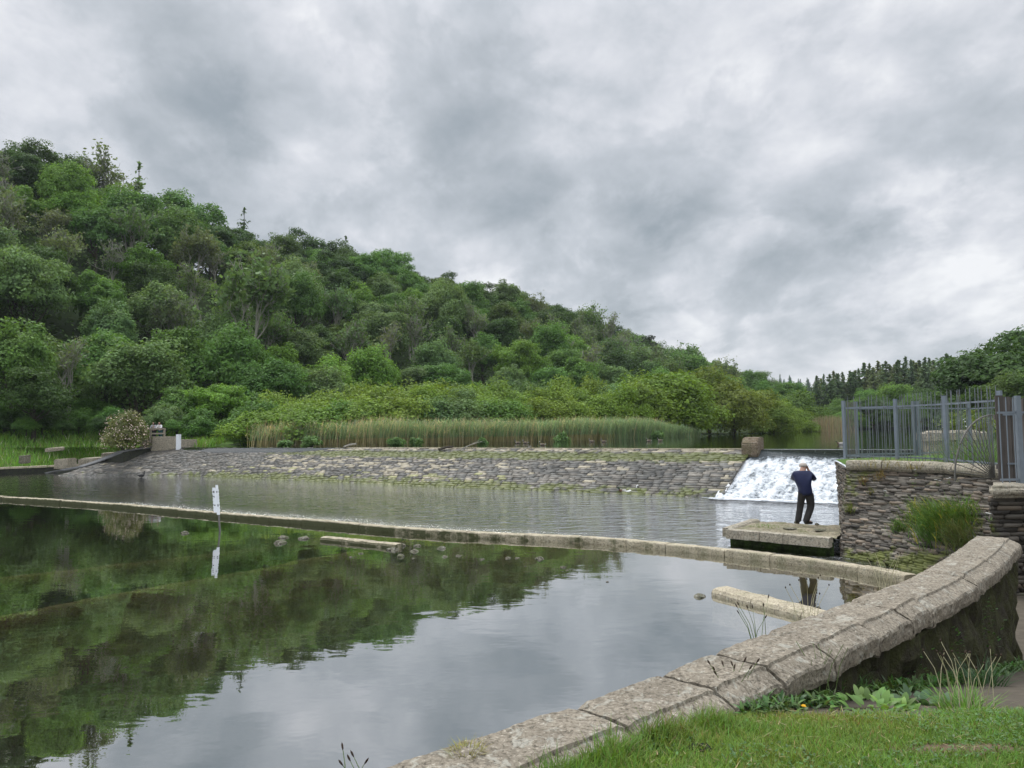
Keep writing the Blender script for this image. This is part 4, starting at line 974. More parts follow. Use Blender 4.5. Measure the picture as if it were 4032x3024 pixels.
# lawn grass (countless): dense in front of the camera, longer against the wall
def wall_dist(x, y):
    d = 9e9*np.ones_like(x)
    for a in WFL[::4]: d = np.minimum(d, np.hypot(x-a[0], y-a[1]))
    return d
n = 150000
y = 2.7+2.5*g2.random(n)**0.8; hw = y*0.72+.3; x = -hw+2*hw*g2.random(n)
xw = under_wall(y)+0.22; k = (x > xw+0.02) & (x < y*0.72+.3); x, y = x[k], y[k]
z = ground_z(x, y); d = wall_dist(x, y); nz = fbm(np.c_[x*2.2, y*2.2, 0*x], 3, 3); bare = fbm(np.c_[x*1.1+3, y*2.0, 0*x], 3, 41)
q1, q2 = gl(3790, 2945), gl(3230, 2815)
soil = np.exp(-(((x-q1[0])/0.40)**2+((y-q1[1])/0.07)**2))+.5*(nz-.5) > 0.5
soil |= np.exp(-(((x-q2[0])/0.42)**2+((y-q2[1])/0.14)**2))+.5*(nz-.5) > 0.5
k = ~soil | (g2.random(len(x)) < .22)
k &= (y < 4.98-0.62*nz) | (d < 0.1)
x, y, z, d, nz, bare = x[k], y[k], z[k], d[k], nz[k], bare[k]; n = len(x)
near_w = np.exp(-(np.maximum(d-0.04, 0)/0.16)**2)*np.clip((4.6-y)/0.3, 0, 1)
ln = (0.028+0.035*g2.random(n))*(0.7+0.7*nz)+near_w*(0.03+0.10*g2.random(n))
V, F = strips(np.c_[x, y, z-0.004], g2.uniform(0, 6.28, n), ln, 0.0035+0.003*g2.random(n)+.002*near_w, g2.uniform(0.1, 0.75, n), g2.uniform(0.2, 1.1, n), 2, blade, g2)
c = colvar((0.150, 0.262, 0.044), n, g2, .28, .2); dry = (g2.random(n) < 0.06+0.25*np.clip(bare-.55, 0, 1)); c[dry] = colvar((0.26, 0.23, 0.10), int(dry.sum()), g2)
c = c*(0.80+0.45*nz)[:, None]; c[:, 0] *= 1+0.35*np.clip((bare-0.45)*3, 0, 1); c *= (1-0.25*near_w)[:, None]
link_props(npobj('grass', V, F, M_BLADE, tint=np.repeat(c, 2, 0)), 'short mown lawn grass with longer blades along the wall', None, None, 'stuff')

n = 5200; y = 3.3+1.4*g2.random(n); x = under_wall(y)+.22+(y*0.74+.3-under_wall(y)-.22)*g2.random(n); cl_ = fbm(np.c_[x*1.6, y*2.2, 0*x], 3, 77); k = cl_ > .52; x, y = x[k], y[k]; n = len(x)
V, F = strips(np.c_[x, y, ground_z(x, y)+.012+.02*g2.random(n)], g2.uniform(0, 6.28, n), g2.uniform(.010, .024, n), g2.uniform(.008, .016, n), g2.uniform(.9, 1.5, n), g2.uniform(0, .4, n), 3, lambda t: .3+.7*math.sin(math.pi*min(t*1.0+.05, 1)), g2)
link_props(npobj('clover', V, F, M_PLANT, tint=np.repeat(colvar((.085, .165, .045), n, g2, .3, .2), 3, 0)), 'patches of clover and small leaves in the lawn', None, None, 'stuff')
n = 380; y = 3.3+1.4*g2.random(n); x = under_wall(y)+.22+(y*0.74+.3-under_wall(y)-.22)*g2.random(n)
V, F = strips(np.c_[x, y, ground_z(x, y)+.02+.02*g2.random(n)], g2.uniform(0, 6.28, n), g2.uniform(.02, .07, n), g2.uniform(.0025, .006, n), g2.uniform(1.1, 1.6, n), g2.uniform(-.2, .3, n), 2, blade, g2)
link_props(npobj('dead_grass', V, F, M_BLADE, tint=np.repeat(colvar((.34, .28, .15), n, g2, .3, .1), 2, 0)), 'dry stalks and clippings lying in the lawn', None, None, 'stuff')

# reed bed (countless)
RL = resample(np.array(RB), 0.5); RL = offs(RL, 0.0); m = len(RL)
def reeds(n, depth, seed):
    g = np.random.default_rng(seed); t = g.random(n)**0.9*0.70; i = (t*(m-1)).astype(int); dd = g.random(n)*depth
    base = RL[i]+np.c_[g.normal(size=n)*.25, dd, 0*dd]; base[:, 2] = ZU-0.15
    hh = (1.75+0.75*fbm(np.c_[i*0.09, dd*.5, 0*dd], 4, 5)+0.15*g.normal(size=n))*np.interp(t, [0, .03, .56, .70], [0.85, 1, 1, .5])
    return g, t, i, dd, base, hh
g3, t, i, dd, base, hh = reeds(17000, 4.5, 8); n = len(t)
pat = fbm(np.c_[i*0.045, dd*0.4, 0*dd], 4, 15); dead = g3.random(n) < np.clip(0.07+1.5*(pat-0.53), .03, .45)+0.25*(t < .05)
low = ~dead
az = g3.uniform(-0.6, 0.6, n)
V, F = strips(base, az, hh*np.where(dead, 1.16, 0.96), np.where(dead, .03, .06)*g3.uniform(.7, 1.3, n), g3.uniform(-.14, .16, n), g3.uniform(0, .5, n), 3, lambda s: 1-.75*s**2, g3, 1.5)
c = colvar((0.23, 0.32, 0.18), n, g3, .3, .12); c[dead] = colvar((0.52, 0.45, 0.30), int(dead.sum()), g3, .25)
c3 = np.repeat(c[:, None], 3, 1); kk_ = np.clip((pat-.42)*4, 0, .6)[:, None]; c3[:, 0] = np.where(low[:, None], c3[:, 0]*(1-kk_)+np.array([.42, .33, .18])*kk_, c3[:, 0])
li = g3.integers(0, n, 26000); hl = g3.uniform(.35, .98, 26000)
bl = base[li]+np.c_[g3.normal(size=(26000, 2))*.05, hh[li]*hl]
V2, F2 = strips(bl, g3.uniform(0, 6.28, 26000), g3.uniform(.3, .6, 26000), g3.uniform(.03, .06, 26000), g3.uniform(.3, .9, 26000), g3.uniform(.2, 1.3, 26000), 3, lambda s: 1-.8*s**1.5, g3, .8)
c2 = colvar((0.23, 0.325, 0.18), 26000, g3, .3, .12); w = dead[li]; c2[w] = colvar((0.50, 0.43, 0.28), int(w.sum()), g3, .25)
V, F = np.concatenate([V, V2]), np.concatenate([F, F2+len(V)]); c3 = np.concatenate([c3.reshape(-1, 3), np.repeat(c2, 3, 0)])
link_props(npobj('reeds', V, F, M_REED, tint=c3.reshape(-1, 3)), 'tall green and straw reeds along the lake edge behind the weir', None, None, 'stuff')
# reedy point at the far end of the willows
tip = P(3245, 1697, ZU); n = 1500; b = np.c_[tip[0]-g3.random(n)*9, tip[1]+g3.normal(size=n)*4-6+3*0, np.full(n, ZU-.1)]
V, F = strips(b, g3.uniform(0, 6.28, n), g3.uniform(1.8, 3.4, n), g3.uniform(.08, .16, n), g3.uniform(-.1, .1, n), g3.uniform(0, .3, n), 2, lambda s: 1-.7*s, g3, 1.5)
link_props(npobj('reeds', V, F, M_BLADE, tint=np.repeat(colvar((0.27, 0.24, 0.15), n, g3), 2, 0)), 'small stand of straw-coloured reeds at the tip of the point', None, None, 'stuff')
# brambles among the reeds
def bush(name, label, cat, loc, W, H, color, n=900, leaf=0.12, group=None, flowers=None, seed=1, nl=16):
    g = np.random.default_rng(seed); V, F, T, L = crown(g, W, H*1.4, -H*.42, nl, n//nl, leaf, flat=.9, up=.4, lobe=(.14, .22), zmin=-.25, jag=.5)
    root = thing(name, label, cat, loc, 0, group)
    o = npobj('foliage', V, F, M_LEAF, None, T); o.parent = root; o.color = (*color, 1)
    mb = MB()
    for q in L[:6]: mb.tube([(0, 0, -.2), q*np.array([.5, .5, .5]), q], [.03*W/2, .02*W/2, .008*W/2], 4, cap=False)
    s = mb.obj('stem', M_BARK); s.parent = root
    if flowers:
        k, fs, fm = flowers; q = dirs(k, g, -.3); p = q*np.array([W*.48, W*.48, H*.68])*g.uniform(.86, 1.04, k)[:, None]+np.array([0, 0, H*.28])
        V, F = cards(p, q+g.normal(size=q.shape)*.4, fs*g.uniform(.6, 1.3, k), .8, g); f = npobj('blossom', V, F, fm); f.parent = root; f['kind'] = 'stuff'
    return root
M_BLOSSOM = simple('cream_blossom', (0.58, 0.46, 0.37), 0.7, 0.2, var=0.15)
M_BLOSSOM2 = simple('white_petal', (0.75, 0.76, 0.72), 0.7, 0.2, var=0.08)
for k, (x, yb, Y, W, H, lb) in enumerate([(1125, 1752, 62.6, 2.6, 1.0, 'bright bramble clump low in the reeds near their left end'), (1230, 1750, 62.9, 3.6, 1.35, 'broad bramble clump at the foot of the reeds, left of centre'), (1560, 1747, 63.2, 3.2, 1.1, 'bramble clump at the foot of the reeds below the tall alders'),
        (1640, 1746, 63.9, 2.6, 1.0, 'dark bramble clump beside the widest straw patch of reeds'), (1900, 1742, 67.0, 2.0, .8, 'small bramble clump at the reed foot above mid weir'), (2210, 1735, 72.0, 3.2, 1.2, 'bramble clump toward the right end of the reeds'), (2590, 1722, 88, 3.2, 1.5, 'green reedy clump where the reeds meet the rounded sallow')]):
    p = PY(x, yb, Y); bush('bramble_bush', lb, 'shrub', (p[0], p[1]-.4, ZU-.1), W*.5, H*.7, (0.12, 0.22, 0.07), 1300, .09, 'brambles among the reeds', seed=30+k)

# left bank: rough meadow, flowering shrub, stones
gm = np.random.default_rng(21); n = 15000
u = gm.uniform(0.3, 3.25, n); v = gm.random(n)**1.1*0.95; b = hill(u, v+.02)
hgt = (0.35+0.5*gm.random(n))*(0.7+0.8*fbm(b*np.array([.35, .35, 0]), 3, 2))
V, F = strips(b-(0, 0, .05), gm.uniform(0, 6.28, n), hgt, gm.uniform(.06, .14, n), gm.uniform(0, .4, n), gm.uniform(0, .7, n), 2, blade, gm, 1.5)
c = colvar((0.165, 0.305, 0.050), n, gm, .3, .2); w = (gm.random(n) < .035) & (v < .5); c[w] = (.55, .56, .42); w = (gm.random(n) < .12) & (v < .35); c[w] = (.22, .25, .10)
link_props(npobj('meadow_grass', V, F, M_BLADE, tint=np.repeat(c, 2, 0)), 'rank meadow grass with white flower heads on the left bank', None, None, 'stuff')
p = PY(500, 1776, 66.3); bush('flowering_shrub', 'round shrub covered in cream blossom beside the viewing platform', 'shrub', (p[0], p[1]-.3, 1.75), 4.1, 3.8, (0.15, 0.17, 0.065), 6500, .09, None, (620, .065, M_BLOSSOM), 77, 40)
bb = np.array([P(-40, 1850, .42), P(0, 1848, .42), P(120, 1843, .42), P(240, 1838, .42), P(336, 1833, .42)]); bb = resample(bb, .5)
low = thing('bank_wall', 'low pale stone kerb at the water edge under the left meadow', 'wall', tuple(bb[0]))
V = np.stack([bb-(0, 0, 1.2), bb, bb+np.array([-.25, .45, 0]), bb+np.array([-.25, .45, -1.2])], 1); nu = len(bb)
npobj('wall_face', V[:, :2].reshape(-1, 3), grid_faces(nu, 2)[:, ::-1], M_WING, low)
mb = MB()
for i in range(0, nu-1, 3):
    a, b2 = bb[i], bb[min(i+3, nu-1)]; e = np.array([-.35, .65, 0]); f = np.array([.08, -.10, 0]); k = (b2-a)*.02
    q = [a+f+k, b2+f-k, b2+e-k, a+e+k]; mb.add([s_+(0, 0, 0.01) for s_ in q]+[s_+(0, 0, .16) for s_ in q], [(4, 5, 6, 7), (0, 1, 5, 4), (1, 2, 6, 5), (2, 3, 7, 6), (3, 0, 4, 7)])
mb.obj('wall_coping', M_KERB, low)

def rock_mesh(seed, flat=.6, sub=2, rough=.5):
    bm = bmesh.new(); bmesh.ops.create_icosphere(bm, subdivisions=sub, radius=1)
    for v in bm.verts:
        k = 1+rough*(mnoise.noise(v.co*1.1+Vector((seed*7.3, 0, 0))))+.25*rough*mnoise.noise(v.co*3.1+Vector((0, seed*3.1, 0)))
        v.co *= k; v.co.z *= flat
        v.co.z = max(v.co.z, -.5)
    for f in bm.faces: f.smooth = False
    me = bpy.data.meshes.new('stone'); bm.to_mesh(me); bm.free(); return me
def block_stone(name, label, px, py, Y, sx, sy, sz_, rz, mat, cat='stone', group=None):
    p = PY(px, py, Y); bm = bmesh.new(); bmesh.ops.create_cube(bm, size=1); bmesh.ops.bevel(bm, geom=bm.edges[:], offset=.08, segments=2, affect='EDGES'); bmesh.ops.subdivide_edges(bm, edges=bm.edges[:], cuts=1)
    for v in bm.verts: v.co = Vector((v.co.x*sx, v.co.y*sy, v.co.z*sz_)); v.co += Vector((mnoise.noise(v.co*3+Vector((px, 0, 0))),)*3)*.07
    me = bpy.data.meshes.new(name); bm.to_mesh(me); bm.free(); o = mesh_obj(name, me, mat); o.location = (p[0], p[1], p[2]-sz_/2); o.rotation_euler = (0.05, -.06, rz); return link_props(o, label, cat, group)
BG = 'fallen blocks on the left bank'
block_stone('stone_block', 'squarish pale block lying behind the low bank kerb', 258, 1806, 68.2, 1.6, 1.0, .85, -.2, M_CONC, group=BG)
block_stone('stone_block', 'long pale slab on the bank against the dark slanting kerb', 366, 1802, 68.0, 2.1, 1.0, .8, .1, M_CONC, group=BG)
block_stone('stone_block', 'small block above the long slab under the flowering shrub', 428, 1782, 67.5, 1.0, .8, .6, .2, M_CONC, group=BG)
block_stone('stone_block', 'pale slab tilted up out of the meadow grass', 215, 1762, 71, 1.5, .5, .35, .5, M_CONC, group=BG)
block_stone('stone_block', 'weathered stone half buried in meadow at the left', 98, 1793, 68.5, .8, .6, .7, .3, M_ROCK, group=BG)

# ================================================================== built things on the right
# foreground wall: body and coping stones
wall = thing('coping_wall', 'curving stone wall with broad lichen-spotted coping beside the lawn', 'wall', tuple(WWr[len(WWr)//2]))
lines = [(-0.03, -1.6), (-0.03, 1.5), (-0.40, 1.5), (-0.42, -1.2)]
seg = resample(WWr, .12); L = [np.c_[offs(seg, d)[:, :2], np.full(len(seg), zz)] for d, zz in lines]
fr = np.linspace(0, 1, 16); face = np.stack([L[2]*(1-a)+L[3]*a for a in fr], 1)
dv = fbm(face.reshape(-1, 3)*4.5, 4, 7).reshape(face.shape[:2])-.5; tt = np.gradient(seg[:, :2], axis=0); tt /= np.linalg.norm(tt, axis=1)[:, None]
face[..., 0] += tt[:, 1:2]*dv*.26; face[..., 1] += -tt[:, 0:1]*dv*.26
allV = np.concatenate([L[0][:, None], L[1][:, None], face], 1); nu, nv = allV.shape[:2]
F = [tuple(f) for f in grid_faces(nu, nv)]+[tuple((nu-1)*nv+k for k in range(nv))]
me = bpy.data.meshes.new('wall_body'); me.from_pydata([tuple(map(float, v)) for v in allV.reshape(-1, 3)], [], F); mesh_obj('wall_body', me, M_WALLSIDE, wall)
# rounded outer end of the wall body is closed by the end face above
prof = [(0.03, -.20), (0.035, -.10), (0.032, -.012), (0.015, 0.0), (-.07, .004), (-.14, .003), (-.21, .005), (-.28, .003), (-.352, .0), (-.360, -.020), (-.372, -.024), (-.42, -.046), (-.478, -.078), (-.490, -.10), (-.487, -.18), (-.475, -.225), (-.40, -.235)]
cuts = [0.0, 2.0, 4.1, 6.2]; tot = np.r_[0, np.cumsum(np.linalg.norm(np.diff(WWr[:, :2], axis=0), axis=1))]
def s_at(px, py): q = P(px, py, 1.75); return tot[np.argmin(np.hypot(WWr[:, 0]-q[0], WWr[:, 1]-q[1]))]
cuts = [tot[0]]+list(np.arange(1.6, s_at(2313, 2765)-1, 1.9))+[s_at(2313, 2765), s_at(2620, 2650), s_at(2827, 2575), s_at(3040, 2490), s_at(3210, 2420), s_at(3350, 2365), s_at(3467, 2330), s_at(3640, 2250), s_at(3760, 2188), s_at(3836, 2120), tot[-1]+.02]
for ci, (a, b) in enumerate(zip(cuts[:-1], cuts[1:])):
    near_ = a > s_at(1534, 3019)-2
    st = 0.03 if near_ else 0.12; nn_ = max(3, int((b-a)/st)); sv = np.linspace(a+.011, b-.011, nn_)
    ax = np.stack([np.interp(sv, tot, WWr[:, i]) for i in range(3)], 1)
    sub = []
    for (d0, z0), (d1, z1) in zip(prof[:-1], prof[1:]):
        k = 3 if near_ else 1
        sub += [(d0+(d1-d0)*j/k, z0+(z1-z0)*j/k) for j in range(k)]
    sub.append(prof[-1]); base = resample(WWr, .1); t_ = np.gradient(ax[:, :2], axis=0); t_ /= np.linalg.norm(t_, axis=1)[:, None]
    V = np.stack([np.c_[ax[:, 0]-t_[:, 1]*d, ax[:, 1]+t_[:, 0]*d, np.full(nn_, 1.75+zz)] for d, zz in sub], 1)
    nv = len(sub); q = V.reshape(-1, 3); o1 = (fbm(q*4.0, 3, 40+ci)-.5)*.03+(fbm(q*18, 4, 50, .6)-.5)*.020
    frontness = np.tile(np.clip((np.arange(nv)/nv-.55)/.3, 0, 1), nn_)
    nrm_z = np.tile(np.clip(1-np.arange(nv)/nv*.3, .2, 1), nn_)
    q = q.copy(); q[:, 2] += o1*(1-.5*frontness)+rng.uniform(-.012, .012); tn = np.repeat(t_, nv, 0)
    o2 = ((fbm(q*9, 4, 61, .6)-.5)*.065+(fbm(q*3, 3, 63)-.5)*.03)*frontness
    q[:, 0] += tn[:, 1]*o2; q[:, 1] -= tn[:, 0]*o2
    # worn ends
    e = np.minimum(np.arange(nn_), nn_-1-np.arange(nn_)).astype(float); e = np.repeat(np.clip(1-e/2.0, 0, 1), nv); q[:, 2] -= e*.02
    F = [tuple(f) for f in grid_faces(nn_, nv)]+[tuple(range(nv))[::-1], tuple((nn_-1)*nv+k for k in range(nv))]
    me = bpy.data.meshes.new('coping_stone'); me.from_pydata([tuple(map(float, v)) for v in q], [], F)
    for p in me.polygons[:-2]: p.use_smooth = True
    me.set_sharp_from_angle(angle=R_(24)); mesh_obj('coping_stone', me, M_COPING, wall)

# big slate pier: battered rubble face with coping
TP = np.array([P(3336, 1847, 2.06), P(3540, 1852, 2.06), P(3735, 1861, 2.06), P(3910, 1877, 2.06), np.array([12.0, 16.3, 2.06])])
BP = np.array([(7.98, 19.16, -.5), (8.1, 18.3, -.5), (8.35, 17.4, -.5), (8.75, 16.4, -.5), (9.9, 14.7, -.5)]); PLN = 5.8; PUB = [0, .25, .5, .74, 1]
def S_pier(u, v):
    u = np.clip(np.asarray(u)/PLN, 0, 1); v = np.asarray(v)
    t = np.stack([np.interp(u, PUB, TP[:, i]) for i in range(3)], -1); b = np.stack([np.interp(u, PUB, BP[:, i]) for i in range(3)], -1)
    return t*(1-v)[:, None]+b*v[:, None]
pier = thing('slate_pier', 'battered slate rubble pier with stone coping beside the waterfall', 'pier', tuple(BP[1]))
pn = np.cross(BP[3]-BP[0], TP[0]-BP[0]); pn /= np.linalg.norm(pn); pn = pn if pn[0] < 0 else -pn
rs = random.Random(9)
def slate_col(x, v, r):
    k = r.uniform(.30, 1.5)
    if v > .45 and r.random() < .25: k *= 1.7
    return (0.105*k, 0.092*k, 0.075*k) if r.random() < .7 else (0.145*k, 0.115*k, 0.085*k)
def slate_moss(x, v): return np.interp(v, [0, .25, .5, .8, 1], [.34, .36, .34, .62, .9])
V, F, c, ms = cladding(S_pier, pn, 58, PLN, (.10, .55), .010, (-.03, .045), .008, rs, slate_col, slate_moss)
npobj('rubble_face', V, F, M_SLATE, pier, c, vattr={'moss': ms})
us, vs = np.meshgrid(np.linspace(0, PLN, 12), np.linspace(0, 1, 6), indexing='ij'); V = S_pier(us.ravel(), vs.ravel())-pn*.03
me = npmesh('rubble_core', V, grid_faces(12, 6), mat=M_JOINT); mesh_obj('rubble_core', me, None, pier)
# side of the pier facing the spillway, and the top
A = S_pier(np.array([0.0]), np.array([0.0]))[0]; Bq = S_pier(np.array([0.0]), np.array([1.0]))[0]; dB = np.array([1.6, 4.6, 0]); dB2 = np.array([2.3, 6.5, 0])
def S_side(u, v):
    u = np.asarray(u)/4.8; v = np.asarray(v)
    t = A[None]+dB[None]*u[:, None]; b = Bq[None]+(dB+np.array([.6, .3, 0]))[None]*u[:, None]; return t*(1-v)[:, None]+b*v[:, None]
sn = np.array([-.95, .33, .2]); sn /= np.linalg.norm(sn)
V, F, c, ms = cladding(S_side, sn, 58, 4.8, (.12, .5), .010, (-.03, .04), .008, rs, slate_col, slate_moss); npobj('rubble_side', V, F, M_SLATE, pier, c, vattr={'moss': ms})
us, vs = np.meshgrid(np.linspace(0, 4.8, 12), np.linspace(0, 1, 6), indexing='ij'); V = S_side(us.ravel(), vs.ravel())-sn*.03; npobj('side_core', V, grid_faces(12, 6), M_JOINT, pier)
mb = MB(); top = [A+(.05, .05, 0), TP[1]+(.05, .05, 0), TP[2]+(.05, .05, 0), TP[3]+(.05, .05, 0), TP[4]+(.05, .05, 0), np.array([26, 16.5, 2.06]), np.array([26, 30, 2.06]), A+dB+(8, 5, 0), A+dB]
mb.add([(q[0], q[1], 2.13) for q in top], [tuple(range(len(top)))]); mb.obj('grassy_top', M_MEADOW, pier)
TQ = resample(TP, .08)
k0 = 0; rr = random.Random(3)
while k0 < len(TQ)-4:
    k1 = min(k0+rr.randint(9, 17), len(TQ)-1)
    if len(TQ)-1-k1 < 5: k1 = len(TQ)-1
    sg = TQ[k0:k1+1]; t_ = np.gradient(sg[:, :2], axis=0); t_ /= np.linalg.norm(t_, axis=1)[:, None]
    pf = [(-.30, -.01), (-.30, .27), (.02, .275), (.10, .25), (.145, .19), (.16, .12), (.14, .06), (.09, .02), (.06, -.01)]
    V = np.stack([np.c_[sg[:, 0]+t_[:, 1]*d, sg[:, 1]-t_[:, 0]*d, 2.04+zz+0*sg[:, 0]] for d, zz in pf], 1); nu, nv = V.shape[:2]; q = V.reshape(-1, 3)
    q = q+((fbm(q*5, 4, 71)-.5)*.06)[:, None]*np.array([-.5, -.3, 1]); q[:nv] = q[:nv]*.94+q[nv:2*nv]*.06; q[:, 2] += rr.uniform(-.015, .015)
    F = [tuple(f)[::-1] for f in grid_faces(nu, nv)]+[tuple(range(nv)), tuple((nu-1)*nv+k for k in range(nv))[::-1]]
    V2 = q.copy(); e0, e1 = V2[:nv], V2[-nv:]; dd = (V2[nv:2*nv].mean(0)-e0.mean(0)); V2[:nv] += dd*.12; V2[-nv:] -= dd*.12
    me = bpy.data.meshes.new('coping_stone'); me.from_pydata([tuple(map(float, v)) for v in V2], [], F); mesh_obj('coping_stone', me, M_PIERCAP, pier); k0 = k1

# second pier, facing the camera, carrying the gate
GX, GY, GZ = 8.87, 14.4, 2.10
gp = thing('gate_pier', 'dark rubble pier under the wooden gate at the right edge', 'pier', (GX+2, GY, 0))
def S_gp(u, v): return np.c_[GX+np.asarray(u), GY+0*np.asarray(u), 1.92-2.4*np.asarray(v)]
V, F, c, ms = cladding(S_gp, np.array([0, -1., 0]), 30, 4.5, (.14, .6), .012, (-.03, .04), .008, rs, lambda x, v, r: tuple(q*.8 for q in slate_col(x, v, r)), lambda x, v: .25+.3*v); npobj('rubble_face', V, F, M_SLATE, gp, c, vattr={'moss': ms})
def S_gs(u, v): return np.c_[GX+0.63*np.asarray(u), GY+np.asarray(u), 1.92-2.4*np.asarray(v)]
V, F, c, ms = cladding(S_gs, np.array([-1., 0, 0]), 30, 1.6, (.14, .6), .012, (-.03, .04), .008, rs, slate_col, lambda x, v: .3+.3*v); npobj('rubble_side', V, F, M_SLATE, gp, c, vattr={'moss': ms})
MB().box((GX+3.3, GY+.83, .7), (4.5, 1.56, 2.36)).obj('rubble_core', M_JOINT, gp)
x = GX-.1
for w in (.95, 1.15, 1.3, 1.2):
    bm = bmesh.new(); bmesh.ops.create_cube(bm, size=1); 
    for v in bm.verts: v.co = Vector((v.co.x*w*.985, v.co.y*1.0, v.co.z*.22))
    bmesh.ops.bevel(bm, geom=bm.edges[:], offset=.07, segments=3, affect='EDGES'); bmesh.ops.subdivide_edges(bm, edges=bm.edges[:], cuts=2)
    for v in bm.verts: v.co += Vector((1, 1, 1))*mnoise.noise(v.co*4+Vector((x, 3, 0)))*.03; v.co.x += .63*(v.co.y+.5)
    for f in bm.faces: f.smooth = True
    me = bpy.data.meshes.new('coping_stone'); bm.to_mesh(me); bm.free(); o = mesh_obj('coping_stone', me, M_PIERCAP); o.location = (x+w/2, GY+.36, GZ-.07); o.parent = gp; o.matrix_parent_inverse = gp.matrix_basis.inverted(); x += w

# platform where the person stands
plat = thing('stone_platform', 'low stone landing with rounded edging at the foot of the slate pier', 'landing', (8, 21, 0))
pp = [P(2872, 2082, .43), P(2905, 2066, .43), P(2985, 2044, .43), P(3160, 2050, .43), np.array([9.7, 22.7, .43]), np.array([8.9, 19.9, .43]), P(3283, 2117, .43)]
n = len(pp); mb = MB(); ins = np.mean([p for p in pp], 0)
inn = [ins+(p-ins)*.93 for p in pp]
gu = 34; A2, B2 = np.array(pp[0]), np.array(pp[6]); 
us, vs = np.meshgrid(np.linspace(0.04, 1.0, gu), np.linspace(0.10, 1, gu), indexing='ij')
lf = np.array([pp[0]*(1-t)+pp[2]*t for t in np.linspace(0, 1, gu)]); rt_ = np.array([pp[6]*(1-t)+pp[4]*t for t in np.linspace(0, 1, gu)])
V = np.array([[lf[j]*(1-a)+rt_[j]*a for j in range(1, gu)] for a in np.linspace(0.02, 1.02, gu)]); q = V.reshape(-1, 3); vv_ = fbm(q*np.array([1.6, 1.6, 0]), 3, 9); q[:, 2] = .38+.07*(fbm(q*2.6, 4, 3)-.5)+.05*np.floor(vv_*7)/7*2-.05
M_PLAT = granite('landing_stone', (0.27, 0.235, 0.16), .2, .45, .5)
npobj('landing_top', q, grid_faces(gu, gu-1), M_PLAT, plat, smooth=True)
ring = [pp[6]+(.0, .0, 0), pp[0], pp[1], pp[2], pp[3], pp[4]]
V = [(p[0], p[1], .30) for p in ring]+[(p[0]*.0+p[0]-.02*(p[0]-ins[0])*2, p[1]-.04*(p[1]-ins[1]), -.9) for p in ring]; mb = MB()
mb.add(V, [(i, i+1, i+7, i+6) for i in range(5)]); mb.obj('mossy_side', M_MOSS, plat)
def roll(path, nm, r=.10, h=.26):
    sg = resample(path, .06); t_ = np.gradient(sg[:, :2], axis=0); t_ /= np.linalg.norm(t_, axis=1)[:, None]
    pf = [(.22, .0), (.22, h-.02), (.02, h), (-.04, h-.03), (-.075, h*.65), (-.075, h*.35), (-.05, .03), (.0, .0)]
    V = np.stack([np.c_[sg[:, 0]-t_[:, 1]*-d, sg[:, 1]+t_[:, 0]*-d, .19+zz+0*sg[:, 0]] for d, zz in pf], 1); nu, nv = V.shape[:2]; q = V.reshape(-1, 3); q = q+((fbm(q*6, 3, 5)-.5)*.03)[:, None]
    F = [tuple(f) for f in grid_faces(nu, nv)]+[tuple(range(nv))[::-1], tuple((nu-1)*nv+k for k in range(nv))]
    me = bpy.data.meshes.new(nm); me.from_pydata([tuple(map(float, v)) for v in q], [], F); bm = bmesh.new(); bm.from_mesh(me); bmesh.ops.recalc_face_normals(bm, faces=bm.faces[:]); bm.to_mesh(me); bm.free()
    mesh_obj(nm, me, M_PIERCAP, plat)
e0, e1 = pp[0], pp[6]
for a, b in ((0.0, .335), (.342, .565), (.572, .985)): roll([e0*(1-a)+e1*a, e0*(1-b)+e1*b], 'edging_stone')
for a, b in ((0.02, .5), (.51, .98)): roll([pp[2]*(1-a)+pp[0]*a, pp[2]*(1-b)+pp[0]*b], 'edging_stone')

# iron railings on the pier ---------------------------------------------
ZT, ZB = 4.03, 2.30
posts_f = [P(3336, 1806, ZB)+(0, .12, 0), P(3541, 1810, ZB)+(0, .1, 0), P(3738, 1822, ZB)+(0, .1, 0), np.array([10.95, 17.25, ZB])]
posts_b = [P(3378, 1799, ZB), P(3604, 1795, ZB), P(3620, 1795, ZB), P(3822, 1782, ZB), P(3985, 1790, ZB)]
def railing(name, label, posts, post_w, barn, extra=.0, skip=()):
    root = thing(name, label, 'railing', tuple(posts[0]))
    for p in posts: MB().box((p[0], p[1], (ZT+ZB)/2), (post_w, post_w, ZT-ZB), .5).obj('post', M_METAL, root)
    pk = []
    for k, (a, b) in enumerate(zip(posts[:-1], posts[1:])):
        if k in skip: continue
        d = b-a; ln = np.linalg.norm(d[:2]); rz = math.atan2(d[1], d[0])
        for zz in (ZT-.22, ZB+.08):
            m = (a+b)/2; MB().box((m[0], m[1], zz), (ln, .02, .045), rz).obj('rail', M_METAL, root)
        n = max(2, int(ln/.155))
        for i in range(1, n):
            p = a+d*i/n; pk.append(p)
    me = None
    for p in pk:
        if me is None:
            mb = MB(); mb.tube([(0, 0, ZB-.02), (0, 0, ZT+extra-.05), (0, 0, ZT+extra+.03)], [.0095, .0095, .004], 6); o0 = mb.obj('picket', M_PICKET); me = o0.data; o = o0
        else: o = o0.copy(); COL.objects.link(o)
        o.parent = root; o.location = (p[0]-posts[0][0], p[1]-posts[0][1], -posts[0][2]+0.0)
        o.rotation_euler = (rr.gauss(0, .008), rr.gauss(0, .008), 0)
    return root
railing('iron_railing', 'front row of blue-grey iron railings along the pier coping', posts_f, .085, 13, .10)
railing('iron_railing', 'rear row of blue-grey iron railings, behind the front row', posts_b[:2]+posts_b[2:], .075, 13, .02, skip=(1,))
sidep = [posts_f[0]+(.03, .12, 0), posts_b[0]-(.03, .12, 0)]
